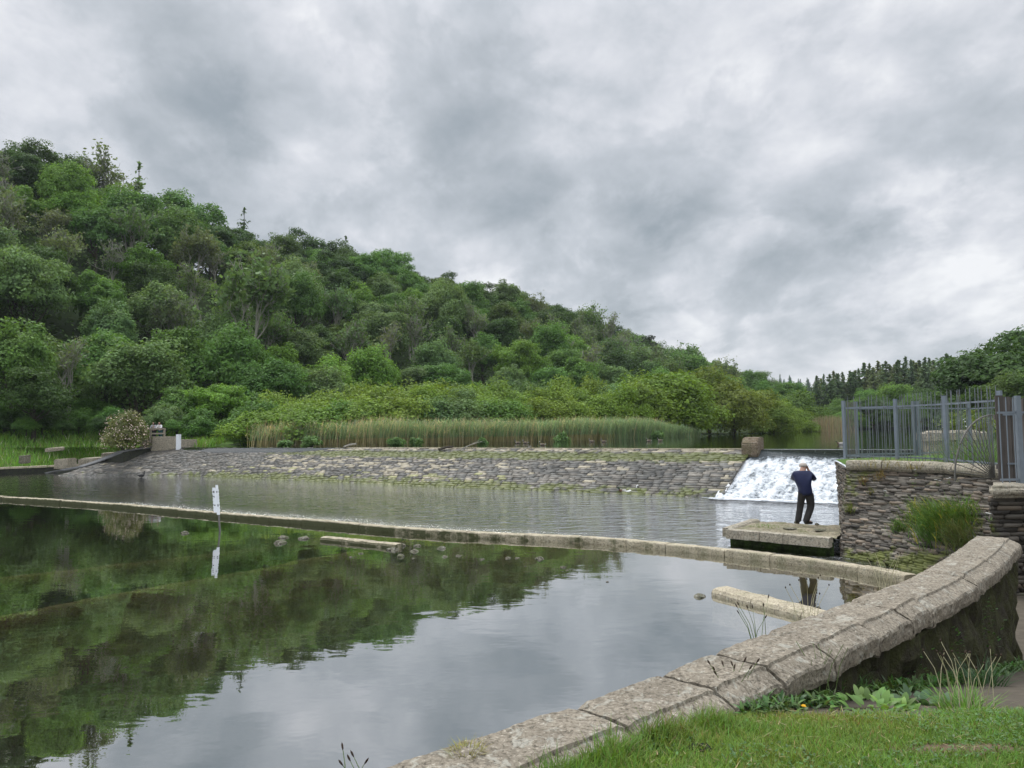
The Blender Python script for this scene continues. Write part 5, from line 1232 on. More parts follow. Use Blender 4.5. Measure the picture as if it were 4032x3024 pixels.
root = thing('railing_panel', 'short railing panel joining the two rows at the pier corner', 'railing', tuple(sidep[0]))
d = sidep[1]-sidep[0]; ln = np.linalg.norm(d[:2]); m = (sidep[0]+sidep[1])/2
for zz in (ZT-.22, ZB+.08): MB().box((m[0], m[1], zz), (ln, .02, .045), math.atan2(d[1], d[0])).obj('rail', M_METAL, root)
for i in range(1, 10):
    p = sidep[0]+d*i/10; mb = MB(); mb.tube([(p[0], p[1], ZB), (p[0], p[1], ZT-.02)], .012, 6); mb.obj('picket', M_IRON, root)
# fan-shaped guard
fc = PY(3918, 1884, 16.6); fx = np.array([-.86, -.30, 0]); fan = thing('fan_guard', 'quarter-circle fan of iron spikes guarding the railing end', 'guard', tuple(fc))
R1 = 1.36
arc = [fc+fx*R1*math.cos(a)*.92+np.array([0, 0, R1*math.sin(a)]) for a in np.linspace(0, math.pi/2, 22)]
mb = MB(); mb.tube(arc, .018, 6); mb.obj('arc', M_IRON, fan)
for a in np.linspace(0, math.pi/2*.97, 13):
    e = (1.13 if 0.05 < a < .5 else 1.02); mb = MB(); mb.tube([fc+np.array([0, 0, .02]), fc+fx*R1*e*.92*math.cos(a)+np.array([0, 0, R1*e*math.sin(a)])], [.011, .008], 5); mb.obj('spoke', M_IRON, fan)
# wooden boarded gate and its own railing in front
gate = thing('wooden_gate', 'tall gate of dark weathered vertical boards behind the railings', 'gate', (10.6, 15.6, GZ))
gx0 = PY(3922, 1700, 15.6)[0]; mb = MB(); x = gx0; kk = random.Random(2)
while x < 12.6:
    w = kk.uniform(.10, .16); hgt = kk.uniform(1.60, 1.74); mb.box((x+w/2, 15.6+kk.uniform(-.01, .01), GZ+.03+hgt/2), (w-.008, .03, hgt), 0, kk.uniform(.6, 1.3)); x += w
mb.obj('board', M_BOARD, gate)
for zz in (3.42, 2.42): MB().box(((gx0+12.6)/2, 15.645, zz), (12.6-gx0, .05, .10)).obj('cross_rail', M_BOARD, gate)
for zx, zz in ((gx0+.33, 3.47), (gx0+.38, 2.48)): MB().box((zx, 15.57, zz), (.40, .02, .035), 0, 1, 0).obj('hinge', M_METAL, gate)
root = thing('iron_railing', 'short iron railing with a blue-grey post before the wooden gate', 'railing', (9.6, GY+.35, GZ))
pxs = PY(4012, 1700, GY+.35)[0]
MB().box((pxs, GY+.35, GZ+.86), (.085, .085, 1.72)).obj('post', M_METAL, root)
for zz in (GZ+1.40, GZ+.12): MB().box(((9.3+12.4)/2, GY+.35, zz), (3.1, .02, .04)).obj('rail', M_METAL, root)
for i in range(23):
    x = 9.34+i*.135; 
    if abs(x-pxs) > .06: mb = MB(); mb.tube([(x, GY+.35, GZ+.06), (x, GY+.35, GZ+1.62), (x, GY+.35, GZ+1.70)], [.011, .011, .004], 6); mb.obj('picket', M_METAL, root)

# stone blocks along the weir -------------------------------------------
sp = thing('sluice_block', 'stone block at the end of the weir crest beside the waterfall', 'block', tuple(C1))
cc = C1+CD*.0; q = []
mb = MB(); pr = [(-.62, 1.80), (-.62, 2.42), (-.30, 2.72), (.55, 2.74), (.55, 1.3), (-.2, 1.3)]
ax1 = -CN; 
def blk(w, off): return [cc+CD*(w+off)+ax1*u+np.array([0, 0, zz-cc[2]]) for u, zz in pr]
V = blk(-.42, .06)+blk(.42, .06); n = 6
mb.add(V, [tuple(range(n)), tuple(range(n, 2*n))[::-1]]+[(i, n+i, n+(i+1) % n, (i+1) % n) for i in range(n)])
o = mb.obj('block_body', granite('stained_block', (0.19, 0.145, 0.10), .25, .2, .5), sp)
bm = bmesh.new(); bm.from_mesh(o.data); bmesh.ops.recalc_face_normals(bm, faces=bm.faces[:]); bmesh.ops.bevel(bm, geom=bm.edges[:], offset=.05, segments=2, affect='EDGES'); bm.to_mesh(o.data); bm.free()
fp = thing('stone_pillar', 'pale stone pillar with overhanging slab seen through the railings', 'pillar', (19.6, 34, 1.5))
f0, f1 = PY(3662, 1790, 34.2), PY(3885, 1790, 33.4); mid_ = (f0+f1)/2; wd = np.linalg.norm((f1-f0)[:2]); rz = math.atan2(f1[1]-f0[1], f1[0]-f0[0])
MB().box((mid_[0], mid_[1]+.5, 1.75), (wd, 1.6, 1.7), rz).obj('pillar_body', M_CONC, fp); 
bm = bmesh.new(); bmesh.ops.create_cube(bm, size=1); bmesh.ops.bevel(bm, geom=bm.edges[:], offset=.1, segments=3, affect='EDGES'); bmesh.ops.subdivide_edges(bm, edges=bm.edges[:], cuts=3)
for v in bm.verts: v.co = Vector((v.co.x*(wd+.35), v.co.y*2.0, v.co.z*.42)); v.co += Vector((1, 1, 1))*mnoise.noise(v.co*2)*.09
me = bpy.data.meshes.new('cap_slab'); bm.to_mesh(me); bm.free(); o = mesh_obj('cap_slab', me, M_PIERCAP); o.location = (mid_[0], mid_[1]+.5, 2.76); o.rotation_euler = (0, 0, rz); o.parent = fp; o.matrix_parent_inverse = fp.matrix_basis.inverted()

# viewing platform on the left bank --------------------------------------
vp = thing('viewing_platform', 'concrete platform wall at the left end of the weir', 'platform', (-27, 66.5, 1.5))
a, b = PY(600, 1740, 66.8), PY(697, 1740, 66.2); d = b-a; rz = math.atan2(d[1], d[0]); m = (a+b)/2; nx = np.array([-math.sin(rz), math.cos(rz), 0]); ztop = PY(650, 1718, 66.5)[2]
ln = np.linalg.norm(d[:2]); c = m+nx*.15
MB().box((c[0], c[1], (1.3+ztop)/2), (ln, .3, ztop-1.3), rz).obj('parapet', M_CONC, vp)
c2 = m+nx*1.6-d*.32; MB().box((c2[0], c2[1], 1.9), (ln*1.5, 2.6, 1.7), rz).obj('deck', M_CONC, vp)
c3 = a-d*.28+nx*.2; MB().box((c3[0], c3[1], 1.75), (ln*.55, .3, 1.0), rz).obj('wing_wall', M_CONC, vp)
wp_ = PY(703, 1740, 66.0); wpost = MB(); zt = PY(703, 1710, 66.0)[2]; wpost.box((wp_[0], wp_[1], (1.6+zt)/2), (.36, .22, zt-1.6), rz, 1, 0, .96); wpost.box((wp_[0], wp_[1]-.115, zt-.45), (.30, .012, .12), rz)
link_props(wpost.obj('white_post', simple('flaking_white_paint', (0.70, 0.72, 0.74), .6, .25, var=.2, scale=14)), 'flaking white post at the end of the platform wall', 'post')
tr_ = thing('timber_rail', 'weathered timber railing on the viewing platform', 'railing', (c2[0], c2[1], 2.75))
zr = PY(620, 1687, 66.9)[2]; zl = PY(620, 1707, 66.9)[2]
for px in (560, 593, 647):
    q = PY(px, 1710, 67.0); MB().box((q[0], q[1], (2.6+zr+.04)/2), (.13, .13, zr+.04-2.6), rz).obj('post', M_TIMBER, tr_)
for zz in (zr-.03, zl): 
    q0, q1 = PY(556, 1700, 67.0), PY(650, 1700, 67.0); mm = (q0+q1)/2; MB().box((mm[0], mm[1]-.09, zz), (np.linalg.norm((q1-q0)[:2]), .05, .13), math.atan2(q1[1]-q0[1], q1[0]-q0[0])).obj('rail', M_TIMBER, tr_)


# ================================================================== people, birds, small things
def skin_mesh(name, joints, bones, sub=2):
    """joints: {key: (xyz, radius)}; bones: pairs of keys; first key is the root -> smooth continuous mesh"""
    keys = list(joints); me = bpy.data.meshes.new(name)
    me.from_pydata([joints[k][0] for k in keys], [(keys.index(a), keys.index(b)) for a, b in bones], [])
    o = bpy.data.objects.new(name, me); COL.objects.link(o)
    md = o.modifiers.new('skin', 'SKIN'); md.use_smooth_shade = True
    for i, k in enumerate(keys):
        rd = joints[k][1]; sv = me.skin_vertices[0].data[i]; sv.radius = rd if hasattr(rd, '__len__') else (rd, rd); sv.use_root = (i == 0)
    sb = o.modifiers.new('sub', 'SUBSURF'); sb.levels = sub; sb.render_levels = sub
    bpy.context.view_layer.update(); dg = bpy.context.evaluated_depsgraph_get()
    m2 = bpy.data.meshes.new_from_object(o.evaluated_get(dg)); bpy.data.objects.remove(o); bpy.data.meshes.remove(me); m2.name = name
    for p in m2.polygons: p.use_smooth = True
    return m2
M_SKIN = simple('skin', (0.42, 0.25, 0.18), 0.55, 0.3, var=.1)
M_NAVY = simple('navy_jacket', (0.013, 0.018, 0.058), 0.55, 0.25, var=.25, scale=14, bump=.4, bdist=.02, sc=(1, 1, 2.4))
M_TROUS = simple('dark_trousers', (0.038, 0.036, 0.036), 0.8, 0.2, var=.3, scale=10, bump=.4, bdist=.02)
M_BOOT = simple('dark_boots', (0.03, 0.026, 0.024), 0.6, 0.3, var=.3)
M_CAP = simple('pale_cap', (0.42, 0.37, 0.32), 0.8, 0.2, var=.12)
fx0 = P(3172, 2064, .45)
S = 1.0
def bend_fingers(j, b, hand, root, dirn, side, up, ln=.075, sc=1.0):
    """five fingers rooted in the palm, curled"""
    for k, off in enumerate((-.032, -.011, .011, .032)):
        L_ = ln*(0.88, 1.0, .96, .78)[k]; base = np.array(hand)+np.array(side)*off+np.array(dirn)*.045; a = base+np.array(dirn)*L_*.5; c = a+(np.array(dirn)*.35+np.array(up)*.8)*L_*.5
        for nm, pt, r_ in ((f'{root}{k}a', base, .010), (f'{root}{k}b', a, .009), (f'{root}{k}c', c, .007)): j[nm] = (tuple(pt), r_)
        b += [(root, f'{root}{k}a'), (f'{root}{k}a', f'{root}{k}b'), (f'{root}{k}b', f'{root}{k}c')]
    t1 = np.array(hand)-np.array(side)*.045+np.array(dirn)*.0; t2 = t1-np.array(side)*.015+np.array(dirn)*.04+np.array(up)*.02
    j[root+'t1'] = (tuple(t1), .012); j[root+'t2'] = (tuple(t2), .009); b += [(root, root+'t1'), (root+'t1', root+'t2')]
person = thing('person', 'man in navy padded jacket and cap taking a picture of the waterfall', 'person', tuple(fx0))
J = {'pelvis': ((.03, 0, .92), (.15, .11)), 'waist': ((.0, .0, 1.10), (.15, .11)), 'chest': ((-.04, .02, 1.36), (.17, .12)), 'neck': ((-.01, .05, 1.54), (.062, .062)), 'skull': ((.02, .09, 1.65), (.078, .088)), 'crown_': ((.025, .09, 1.72), (.072, .082)),
     'shL': ((-.215, .06, 1.46), .06), 'elL': ((-.16, .33, 1.28), .045), 'wrL': ((.07, .33, 1.53), .032), 'haL': ((.10, .30, 1.60), (.04, .02)),
     'shR': ((.15, -.02, 1.47), .06), 'elR': ((.285, .05, 1.27), .045), 'wrR': ((.19, .17, 1.54), .032), 'haR': ((.165, .20, 1.62), (.04, .02)),
     'hipL': ((-.07, .03, .87), .095), 'knL': ((-.075, .12, .50), .065), 'anL': ((-.165, .10, .11), .045), 'toL': ((-.13, .24, .045), .04),
     'hipR': ((.12, -.02, .87), .095), 'knR': ((.185, .07, .50), .065), 'anR': ((-.02, -.03, .11), .045), 'toR': ((.17, .05, .045), .04)}
BN = [('pelvis', 'waist'), ('waist', 'chest'), ('chest', 'neck'), ('neck', 'skull'), ('skull', 'crown_'), ('chest', 'shL'), ('shL', 'elL'), ('elL', 'wrL'), ('wrL', 'haL'), ('chest', 'shR'), ('shR', 'elR'), ('elR', 'wrR'), ('wrR', 'haR'),
      ('pelvis', 'hipL'), ('hipL', 'knL'), ('knL', 'anL'), ('anL', 'toL'), ('pelvis', 'hipR'), ('hipR', 'knR'), ('knR', 'anR'), ('anR', 'toR')]
bend_fingers(J, BN, J['haR'][0], 'haR', (-.25, .05, .95), (.3, .9, .05), (-.9, .3, .1)); bend_fingers(J, BN, J['haL'][0], 'haL', (.25, -.05, .95), (.3, -.9, .05), (.9, -.2, .1))
# face turned away to the right: nose, brow and ears
J['nose'] = ((.115, .145, 1.645), .016); BN.append(('skull', 'nose')); J['earA'] = ((-.005, .02, 1.65), (.012, .02)); BN.append(('skull', 'earA')); J['earB'] = ((.03, .175, 1.65), (.012, .02)); BN.append(('skull', 'earB'))
mesh_obj('body', skin_mesh('body', J, BN), M_SKIN, None).parent = person
J = {'p': ((.03, 0, .80), (.25, .19)), 'p2': ((.025, 0, .97), (.225, .175)), 'w': ((-.005, .0, 1.12), (.235, .17)), 'c': ((-.055, .02, 1.36), (.255, .17)), 'n': ((-.02, .05, 1.525), (.10, .095)),
     'sL': ((-.21, .06, 1.455), .088), 'eL': ((-.165, .33, 1.28), .07), 'wL': ((.05, .335, 1.50), .05), 'sR': ((.155, -.02, 1.46), .09), 'eR': ((.29, .05, 1.265), .074), 'wR': ((.205, .155, 1.49), .052)}
mesh_obj('jacket', skin_mesh('jacket', J, [('p', 'p2'), ('p2', 'w'), ('w', 'c'), ('c', 'n'), ('c', 'sL'), ('sL', 'eL'), ('eL', 'wL'), ('c', 'sR'), ('sR', 'eR'), ('eR', 'wR')]), M_NAVY).parent = person
J = {'p': ((.03, 0, 1.0), (.165, .13)), 'hL': ((-.06, .03, .84), .112), 'kL': ((-.075, .12, .50), .088), 'aL': ((-.165, .10, .03), .085), 'hR': ((.115, -.02, .84), .125), 'kR': ((.185, .07, .50), .10), 'aR': ((-.02, -.03, .03), .085)}
mesh_obj('trousers', skin_mesh('trousers', J, [('p', 'hL'), ('hL', 'kL'), ('kL', 'aL'), ('p', 'hR'), ('hR', 'kR'), ('kR', 'aR')]), M_TROUS).parent = person
for a, b in (((-.17, .08, .06), (-.12, .27, .03)), ((-.04, -.04, .06), (.20, .055, .03))):
    mesh_obj('boot', skin_mesh('boot', {'h': (a, .058), 'm': (tuple((np.array(a)+np.array(b))/2), .054), 't': (b, .04)}, [('h', 'm'), ('m', 't')]), M_BOOT).parent = person
mb = MB(); mb.lathe((.022, .088, 1.655), [(.101, .0), (.103, .035), (.09, .075), (.055, .105), (.012, .118)], 14)
br_ = [(.022+.10*math.cos(t)+(.09 if abs(t-.6) < 1.0 else 0)*math.cos(.6), .088+.10*math.sin(t)+(.09 if abs(t-.6) < 1.0 else 0)*math.sin(.6)) for t in np.linspace(0, 2*math.pi, 21)[:-1]]
mb.add([(x, y, 1.66) for x, y in br_]+[(x, y, 1.668) for x, y in br_], [tuple(range(20))[::-1], tuple(range(20, 40))]+[(i, (i+1) % 20, 20+(i+1) % 20, 20+i) for i in range(20)]); mb.obj('cap', M_CAP, None, True).parent = person
cm = thing('camera_body', 'small black camera held up to the face of the man in navy', 'camera', (fx0[0]+.14, fx0[1]+.24, fx0[2]+1.63), .55)
MB().box((0, 0, 0), (.06, .13, .08)).obj('case', M_BLACK).parent = cm; mb = MB(); mb.tube([(.03, 0, -.005), (.09, 0, -.005)], .032, 10); mb.obj('lens', M_BLACK).parent = cm
cm.name = 'photo_camera'
person.scale = (1.13, 1.12, 1.0)
# two people leaning on the timber rail
def leaner(px, lb, top_m, leg_m, hair_m, dx, tilt, group=None):
    q = PY(px, 1690, 67.35); o = thing('person', lb, 'person', (q[0], q[1], 2.75), rz); t = tilt
    J = {'p': ((0, .10, .84), (.15, .11)), 'c': ((t, .02, 1.16), (.16, .11)), 'n': ((t*1.5, -.06, 1.34), .055), 'h': ((t*1.8+dx, -.11, 1.47), (.085, .095)), 'h2': ((t*1.8+dx, -.10, 1.55), (.07, .08)), 'nose': ((t*1.8+dx*1.6, -.205, 1.47), .015),
         'sL': ((-.19+t, -.02, 1.26), .058), 'eL': ((-.24+t, -.16, 1.03), .045), 'wL': ((-.08, -.26, 1.02), .034), 'fL': ((-.02, -.29, 1.02), (.03, .02)), 'sR': ((.19+t, -.02, 1.26), .058), 'eR': ((.25+t, -.16, 1.03), .045), 'wR': ((.10, -.26, 1.02), .034), 'fR': ((.05, -.29, 1.025), (.03, .02)),
         'hL': ((-.09, .10, .78), .09), 'kL': ((-.10, .08, .43), .06), 'aL': ((-.10, .14, .07), .045), 'tL': ((-.11, .0, .04), .04), 'hR': ((.09, .10, .78), .09), 'kR': ((.10, .06, .43), .06), 'aR': ((.10, .12, .07), .045), 'tR': ((.11, -.02, .04), .04)}
    B = [('p', 'c'), ('c', 'n'), ('n', 'h'), ('h', 'h2'), ('h', 'nose'), ('c', 'sL'), ('sL', 'eL'), ('eL', 'wL'), ('wL', 'fL'), ('c', 'sR'), ('sR', 'eR'), ('eR', 'wR'), ('wR', 'fR'), ('p', 'hL'), ('hL', 'kL'), ('kL', 'aL'), ('aL', 'tL'), ('p', 'hR'), ('hR', 'kR'), ('kR', 'aR'), ('aR', 'tR')]
    for s_ in ('fL', 'fR'):
        hx = J[s_][0]
        for k in range(5): J[f'{s_}{k}'] = ((hx[0]-.03+.015*k, hx[1]-.05-.01*(k % 3), hx[2]-.02), .008); B.append((s_, f'{s_}{k}'))
    mesh_obj('body', skin_mesh('body', J, B, 1), M_SKIN).parent = o
    T = {'p': (J['p'][0], (.17, .13)), 'c': (J['c'][0], (.18, .13)), 'n': ((t*1.4, -.04, 1.31), .08), 'sL': (J['sL'][0], .075), 'eL': (J['eL'][0], .06), 'w': ((-.12, -.22, 1.025), .05), 'sR': (J['sR'][0], .075), 'eR': (J['eR'][0], .06), 'v': ((.14, -.22, 1.025), .05)}
    mesh_obj('top', skin_mesh('top', T, [('p', 'c'), ('c', 'n'), ('c', 'sL'), ('sL', 'eL'), ('eL', 'w'), ('c', 'sR'), ('sR', 'eR'), ('eR', 'v')], 1), top_m).parent = o
    T = {k: (J[k][0], r_) for k, r_ in (('p', (.16, .13)), ('hL', .11), ('kL', .085), ('aL', .07), ('hR', .11), ('kR', .085), ('aR', .07))}
    mesh_obj('trousers', skin_mesh('trousers', T, [('p', 'hL'), ('hL', 'kL'), ('kL', 'aL'), ('p', 'hR'), ('hR', 'kR'), ('kR', 'aR')], 1), leg_m).parent = o
    h = J['h'][0]; T = {'a': ((h[0], h[1]+.035, h[2]+.05), (.10, .10)), 'b': ((h[0], h[1]+.065, h[2]-.06), (.095, .07)), 'c': ((h[0], h[1]+.06, h[2]-.22), (.07, .05))}
    mesh_obj('hair', skin_mesh('hair', T, [('a', 'b'), ('b', 'c')], 1), hair_m).parent = o; return o
leaner(604, 'dark-haired person in a grey top leaning on the timber rail', simple('grey_top', (.33, .33, .34), .8), simple('dark_skirt', (.03, .03, .035), .8), simple('black_hair', (.02, .016, .014), .5), .02, .03)
leaner(629, 'auburn-haired person in a white top and teal trousers at the timber rail', simple('white_top', (.70, .68, .68), .8), simple('teal_cloth', (.02, .075, .08), .8), simple('auburn_hair', (.13, .045, .025), .5), .03, 0)

# waterfowl
M_BIRD = col_mat('plumage', .7, .2, 0, .15, 20)
def goose_mesh(kind):
    J = {'b': ((0, 0, .10), (.13, .12)), 'f': ((.20, 0, .12), (.09, .09)), 't': ((-.26, 0, .14), (.05, .04)), 't2': ((-.36, 0, .17), (.02, .015)), 'n1': ((.27, 0, .22), .045), 'n2': ((.28, 0, .36), .033), 'h': ((.31, 0, .43), (.042, .045)), 'bk': ((.39, 0, .415), .015)}
    if kind == 'duck':
        for k, z in (('n1', .20), ('n2', .25), ('h', .285), ('bk', .27)): J[k] = ((J[k][0][0], 0, z), J[k][1])
    me = skin_mesh('waterfowl', J, [('b', 'f'), ('b', 't'), ('t', 't2'), ('f', 'n1'), ('n1', 'n2'), ('n2', 'h'), ('h', 'bk')], 1)
    c = []
    for p in me.polygons:
        x, y, z = p.center
        if kind == 'goose': k = (.02, .02, .018) if (x > .22 and z > .22) else (.40, .36, .30) if x > .2 else (.55, .54, .5) if (x < -.24 or z < .04) else (.16, .125, .09)
        elif kind == 'duck': k = (.02, .04, .025) if z > .22 else (.10, .06, .04) if x > .15 else (.30, .28, .26) if z > .08 else (.5, .5, .48)
        else: k = (.72, .72, .70) if kind == 'white' else (.02, .02, .022)
        if kind == 'goose' and x > .25 and .37 < z < .44 and abs(y) > .02: k = (.6, .6, .58)
        c.append(k)
    a = me.attributes.new('col', 'FLOAT_COLOR', 'FACE'); a.data.foreach_set('color', np.c_[np.array(c), np.ones(len(c))].astype(np.float32).ravel()); me.materials.append(M_BIRD); return me
GM = {k: goose_mesh(k) for k in ('goose', 'duck', 'white', 'black')}
def bird(kind, px, py, z, lb, nm, rzz, sc=1.0, group=None):
    q = P(px, py, z); o = bpy.data.objects.new(nm, GM[kind]); COL.objects.link(o); o.location = (q[0], q[1], z-.02*sc); o.rotation_euler = (0, 0, rzz); o.scale = (sc,)*3; return link_props(o, lb, 'goose' if nm == 'goose' else 'bird' if nm == 'bird' else 'duck', group)
GG = 'geese on the lake'
for x, y, lb, rzz in [(2137, 1754, 'dark-necked goose close behind the weir crest, nearest to the dam', 3.1), (2038, 1746, 'goose low by the reeds, left of the nearest goose', 3.3), (2070, 1746, 'goose by the reeds directly left of the nearest goose', 3.0), (2330, 1741, 'goose swimming by the middle of the reeds, with another just behind', 3.0), (2377, 1741, 'goose trailing its neighbour along the middle of the reeds', 3.2),
                      (2556, 1738, 'goose with raised neck near the right end of the reeds', 3.1), (2600, 1737, 'rightmost goose of the reed row, below the rounded sallow', 3.0)]:
    bird('goose', x, y, ZU, lb, 'goose', rzz, .72, GG)
bird('duck', 3312, 1752, ZU, 'lone duck on the lake just left of the railings', 'duck', 2.8, .8); bird('duck', 2462, 1943, 0, 'brown duck at the waterline of the weir face', 'duck', 3.2, 1.1, 'ducks at the weir foot'); bird('white', 2486, 1944, 0, 'pale duck beside the brown one at the weir foot', 'duck', .2, 1.0, 'ducks at the weir foot')
bird('white', 337, 1834, .52, 'white gull standing at the end of the low bank kerb', 'bird', .3, .9); bird('black', 556, 1878, 0.02, 'black bird standing at the left foot of the weir', 'bird', 1.2, 1.0)

# rocks in the pool
RM = [rock_mesh(i, (.62, .5, .75)[i % 3], 2, .55) for i in range(7)]
RG = 'stones breaking the pool surface'
def rock(px, py, w, lb, k=None, mat=None, z=ZP, group=RG, dark=None):
    q = P(px, py, z); sc = w/FPX*np.linalg.norm(q-cam_o)/2*.72; o = bpy.data.objects.new('stone', RM[(k if k is not None else int(px)) % 7]); COL.objects.link(o)
    if len(o.data.materials) == 0: o.data.materials.append(M_ROCK)
    o.location = (q[0], q[1]+sc*.3, z-sc*.14); o.scale = (sc, sc, sc); o.rotation_euler = (0, 0, px*1.7 % 6.28); return link_props(o, lb, 'stone', group)
for a in [(728, 2100, 46, 'grey stone left of the gauge post, alone in the pool'), (1098, 2140, 66, 'mossy pale stone in front of the pair left of the low stone bar'), (1112, 2118, 50, 'greener stone behind the mossy pale one'), (1196, 2122, 56, 'pale jagged stone between the mossy pair and the stone bar'),
          (1546, 2167, 64, 'large stone against the right end of the low stone bar'), (1580, 2150, 46, 'upright stone at the very tip of the low stone bar'), (1645, 2150, 40, 'dark upright stone right of the stone bar'), (1632, 2172, 62, 'wide grey stone just right of the stone bar'), (1733, 2160, 56, 'green-grey stone standing alone right of the bar'),
          (1420, 2181, 30, 'small pale stone below the middle of the stone bar'), (1381, 2195, 22, 'tiny stone below and left of the small pale one'), (1577, 2192, 48, 'flat stone in front of the stone bar tip'), (1627, 2200, 22, 'tiny stone right of the flat one'), (1750, 2194, 34, 'little stone below the green-grey one'), (1806, 2190, 30, 'flat little stone right of the green-grey one'),
          (1896, 2204, 30, 'small round stone alone in the middle of the pool'), (2002, 2199, 34, 'dark little stone, first of the pair near the sky reflection'), (2036, 2199, 26, 'pale little stone beside the dark one near the sky reflection'), (2128, 2202, 54, 'stone on the border of the hill reflection'), (2070, 2231, 12, 'dark speck of stone below the border stone'),
          (2218, 2235, 34, 'dark flat rock in the sky reflection, upper of two'), (2234, 2246, 22, 'small dark rock touching the dark flat one'), (2392, 2292, 16, 'tiny brown stone alone in the sky reflection'), (2756, 2352, 60, 'rounded mossy stone near the right stone bar')]:
    rock(*a)
# low stone bars in the pool
def bar(name, lb, p0, p1, w, h, joints, mat):
    root = thing(name, lb, 'stone bar', tuple(p0)); d = p1-p0; ln = np.linalg.norm(d[:2]); d = d/ln; nrm = np.array([-d[1], d[0], 0])
    for a, b in zip([0]+joints, joints+[1]):
        n = max(4, int((b-a)*ln/.12)); V = []
        for i in range(n):
            p = p0+d*ln*(a+(b-a)*i/(n-1)*.985+.004); V += [p+nrm*k*w+np.array([0, 0, hz]) for k, hz in ((-.5, -.7), (-.5, h*.4), (-.42, h*.85), (-.2, h), (.3, h), (.45, h*.8), (.5, -.7))]
        V = np.array(V); V += ((fbm(V*6, 3, 2)-.5)*.05)[:, None]*np.array([.4, .4, 1]); F = [tuple(f)[::-1] for f in grid_faces(n, 7)]+[tuple(range(7)), tuple((n-1)*7+k for k in range(7))[::-1]]
        me = bpy.data.meshes.new('bar_stone'); me.from_pydata([tuple(map(float, v)) for v in V], [], F); bm = bmesh.new(); bm.from_mesh(me); bmesh.ops.recalc_face_normals(bm, faces=bm.faces[:]); bm.to_mesh(me); bm.free(); mesh_obj('bar_stone', me, mat, root)
bar('stone_bar', 'narrow stone bar lying in the middle of the pool', P(1275, 2128, ZP), P(1572, 2158, ZP), .34, .13, [.3, .62], M_KERBM)
q0, q1 = P(2838, 2338, ZP), P(3230, 2440, ZP); bar('stone_bar', 'pale jointed stone bar running out from the foreground wall', q0, q0+(q1-q0)*1.35, .52, .14, [.32, .68], M_KERB)

# water level gauge
gq = P(866, 2090, ZP); gauge = thing('depth_gauge', 'leaning white depth gauge board on a post in the pool', 'gauge', tuple(gq))
lean = np.array([-.072, -.02, 1.0]); dY = gq[1]
def gp_(h, dx=0, dy=0): return gq+lean*h+np.array([dx, dy, 0])
hm = lambda py: (2090-py)/FPX*dY/1.0
mb = MB(); mb.tube([gp_(-.9), gp_(hm(1912))], .035, 8); mb.obj('post', M_IRON, gauge)
def plate(x0, x1, h0, h1, dy, th=.02):
    V = [gp_(h0, x0, dy), gp_(h0, x1, dy), gp_(h1, x1, dy), gp_(h1, x0, dy)]; return V+[v+np.array([0, th, 0]) for v in V]
BF = [(0, 1, 2, 3), (7, 6, 5, 4), (0, 4, 5, 1), (1, 5, 6, 2), (2, 6, 7, 3), (3, 7, 4, 0)]
mb = MB(); mb.add(plate(-.14, -.045, hm(2018), hm(1922), -.06), BF); mb.add(plate(-.04, .06, hm(2027), hm(1926), -.065), BF); mb.add(plate(-.03, .055, hm(1929), hm(1912), -.05), BF)
for k in range(7):
    h = hm(2010)+k*(hm(1935)-hm(2010))/6; mb.add(plate(.06, .075, h, h+.05, -.065), BF); mb.add(plate(-.155, -.14, h, h+.05, -.06), BF)
mb.obj('board', M_WHITE, gauge)
mb = MB()
for h, x0, x1, t in ((hm(1942), -.115, -.075, .07), (hm(1960), -.11, -.08, .05), (hm(1992), -.11, -.07, .04), (hm(1941), -.005, .03, .05), (hm(1995), .0, .012, .08), (hm(1995), .022, .04, .08), (hm(1957), -.15, -.12, .03), (hm(1989), -.15, -.13, .03)):
    mb.add(plate(x0, x1, h, h+t, -.071, .004), BF)
mb.obj('markings', M_BLACK, gauge)

# driftwood on the weir and stones on the landing
for s, v, l, a, lb in [(.40, .02, .9, .5, 'short pale log stranded on the weir crest'), (.62, .12, 1.6, .9, 'forked grey branch lying high on the weir face'), (.80, .16, 1.5, .25, 'curved branch caught in the moss right of the middle'), (.72, .17, .8, 1.1, 'thin white stick upright in the moss'), (.585, .10, 1.0, .4, 'dark stump-like log on the mossy band')]:
    q = weir_pt(np.array([s]), np.array([v]))[0]; d = np.array([CD[0]*math.cos(a), CD[1]*math.cos(a), 0])+np.array([-CN[0]*math.sin(a), -CN[1]*math.sin(a), .42*math.sin(a)])
    mb = MB(); mb.tube([q+(0, 0, .10), q+d*l*.5+(0, 0, .17), q+d*l+(0, 0, .14)], [.045, .035, .015] if 'log' not in lb else [.09, .085, .07], 6)
    if 'log' not in lb: mb.tube([q+d*l*.4+(0, 0, .15), q+d*l*.8+(.12, -.2, .30)], [.025, .01], 5)
    link_props(mb.obj('driftwood', M_BARK if 'dark' in lb else M_TWIG), lb, 'driftwood', 'driftwood on the weir')
for px, py, w, lb in [(3138, 2056, 26, 'small dark stone behind the standing man'), (3218, 2064, 20, 'small stone at the toe of the standing man'), (3115, 2078, 66, 'flat slab set in the landing left of the man'), (3230, 2085, 60, 'flat slab set in the landing right of the man')]:
    o = rock(px, py, w, lb, z=.43, group='stones on the landing')
    if 'slab' in lb: o.scale.z *= .25

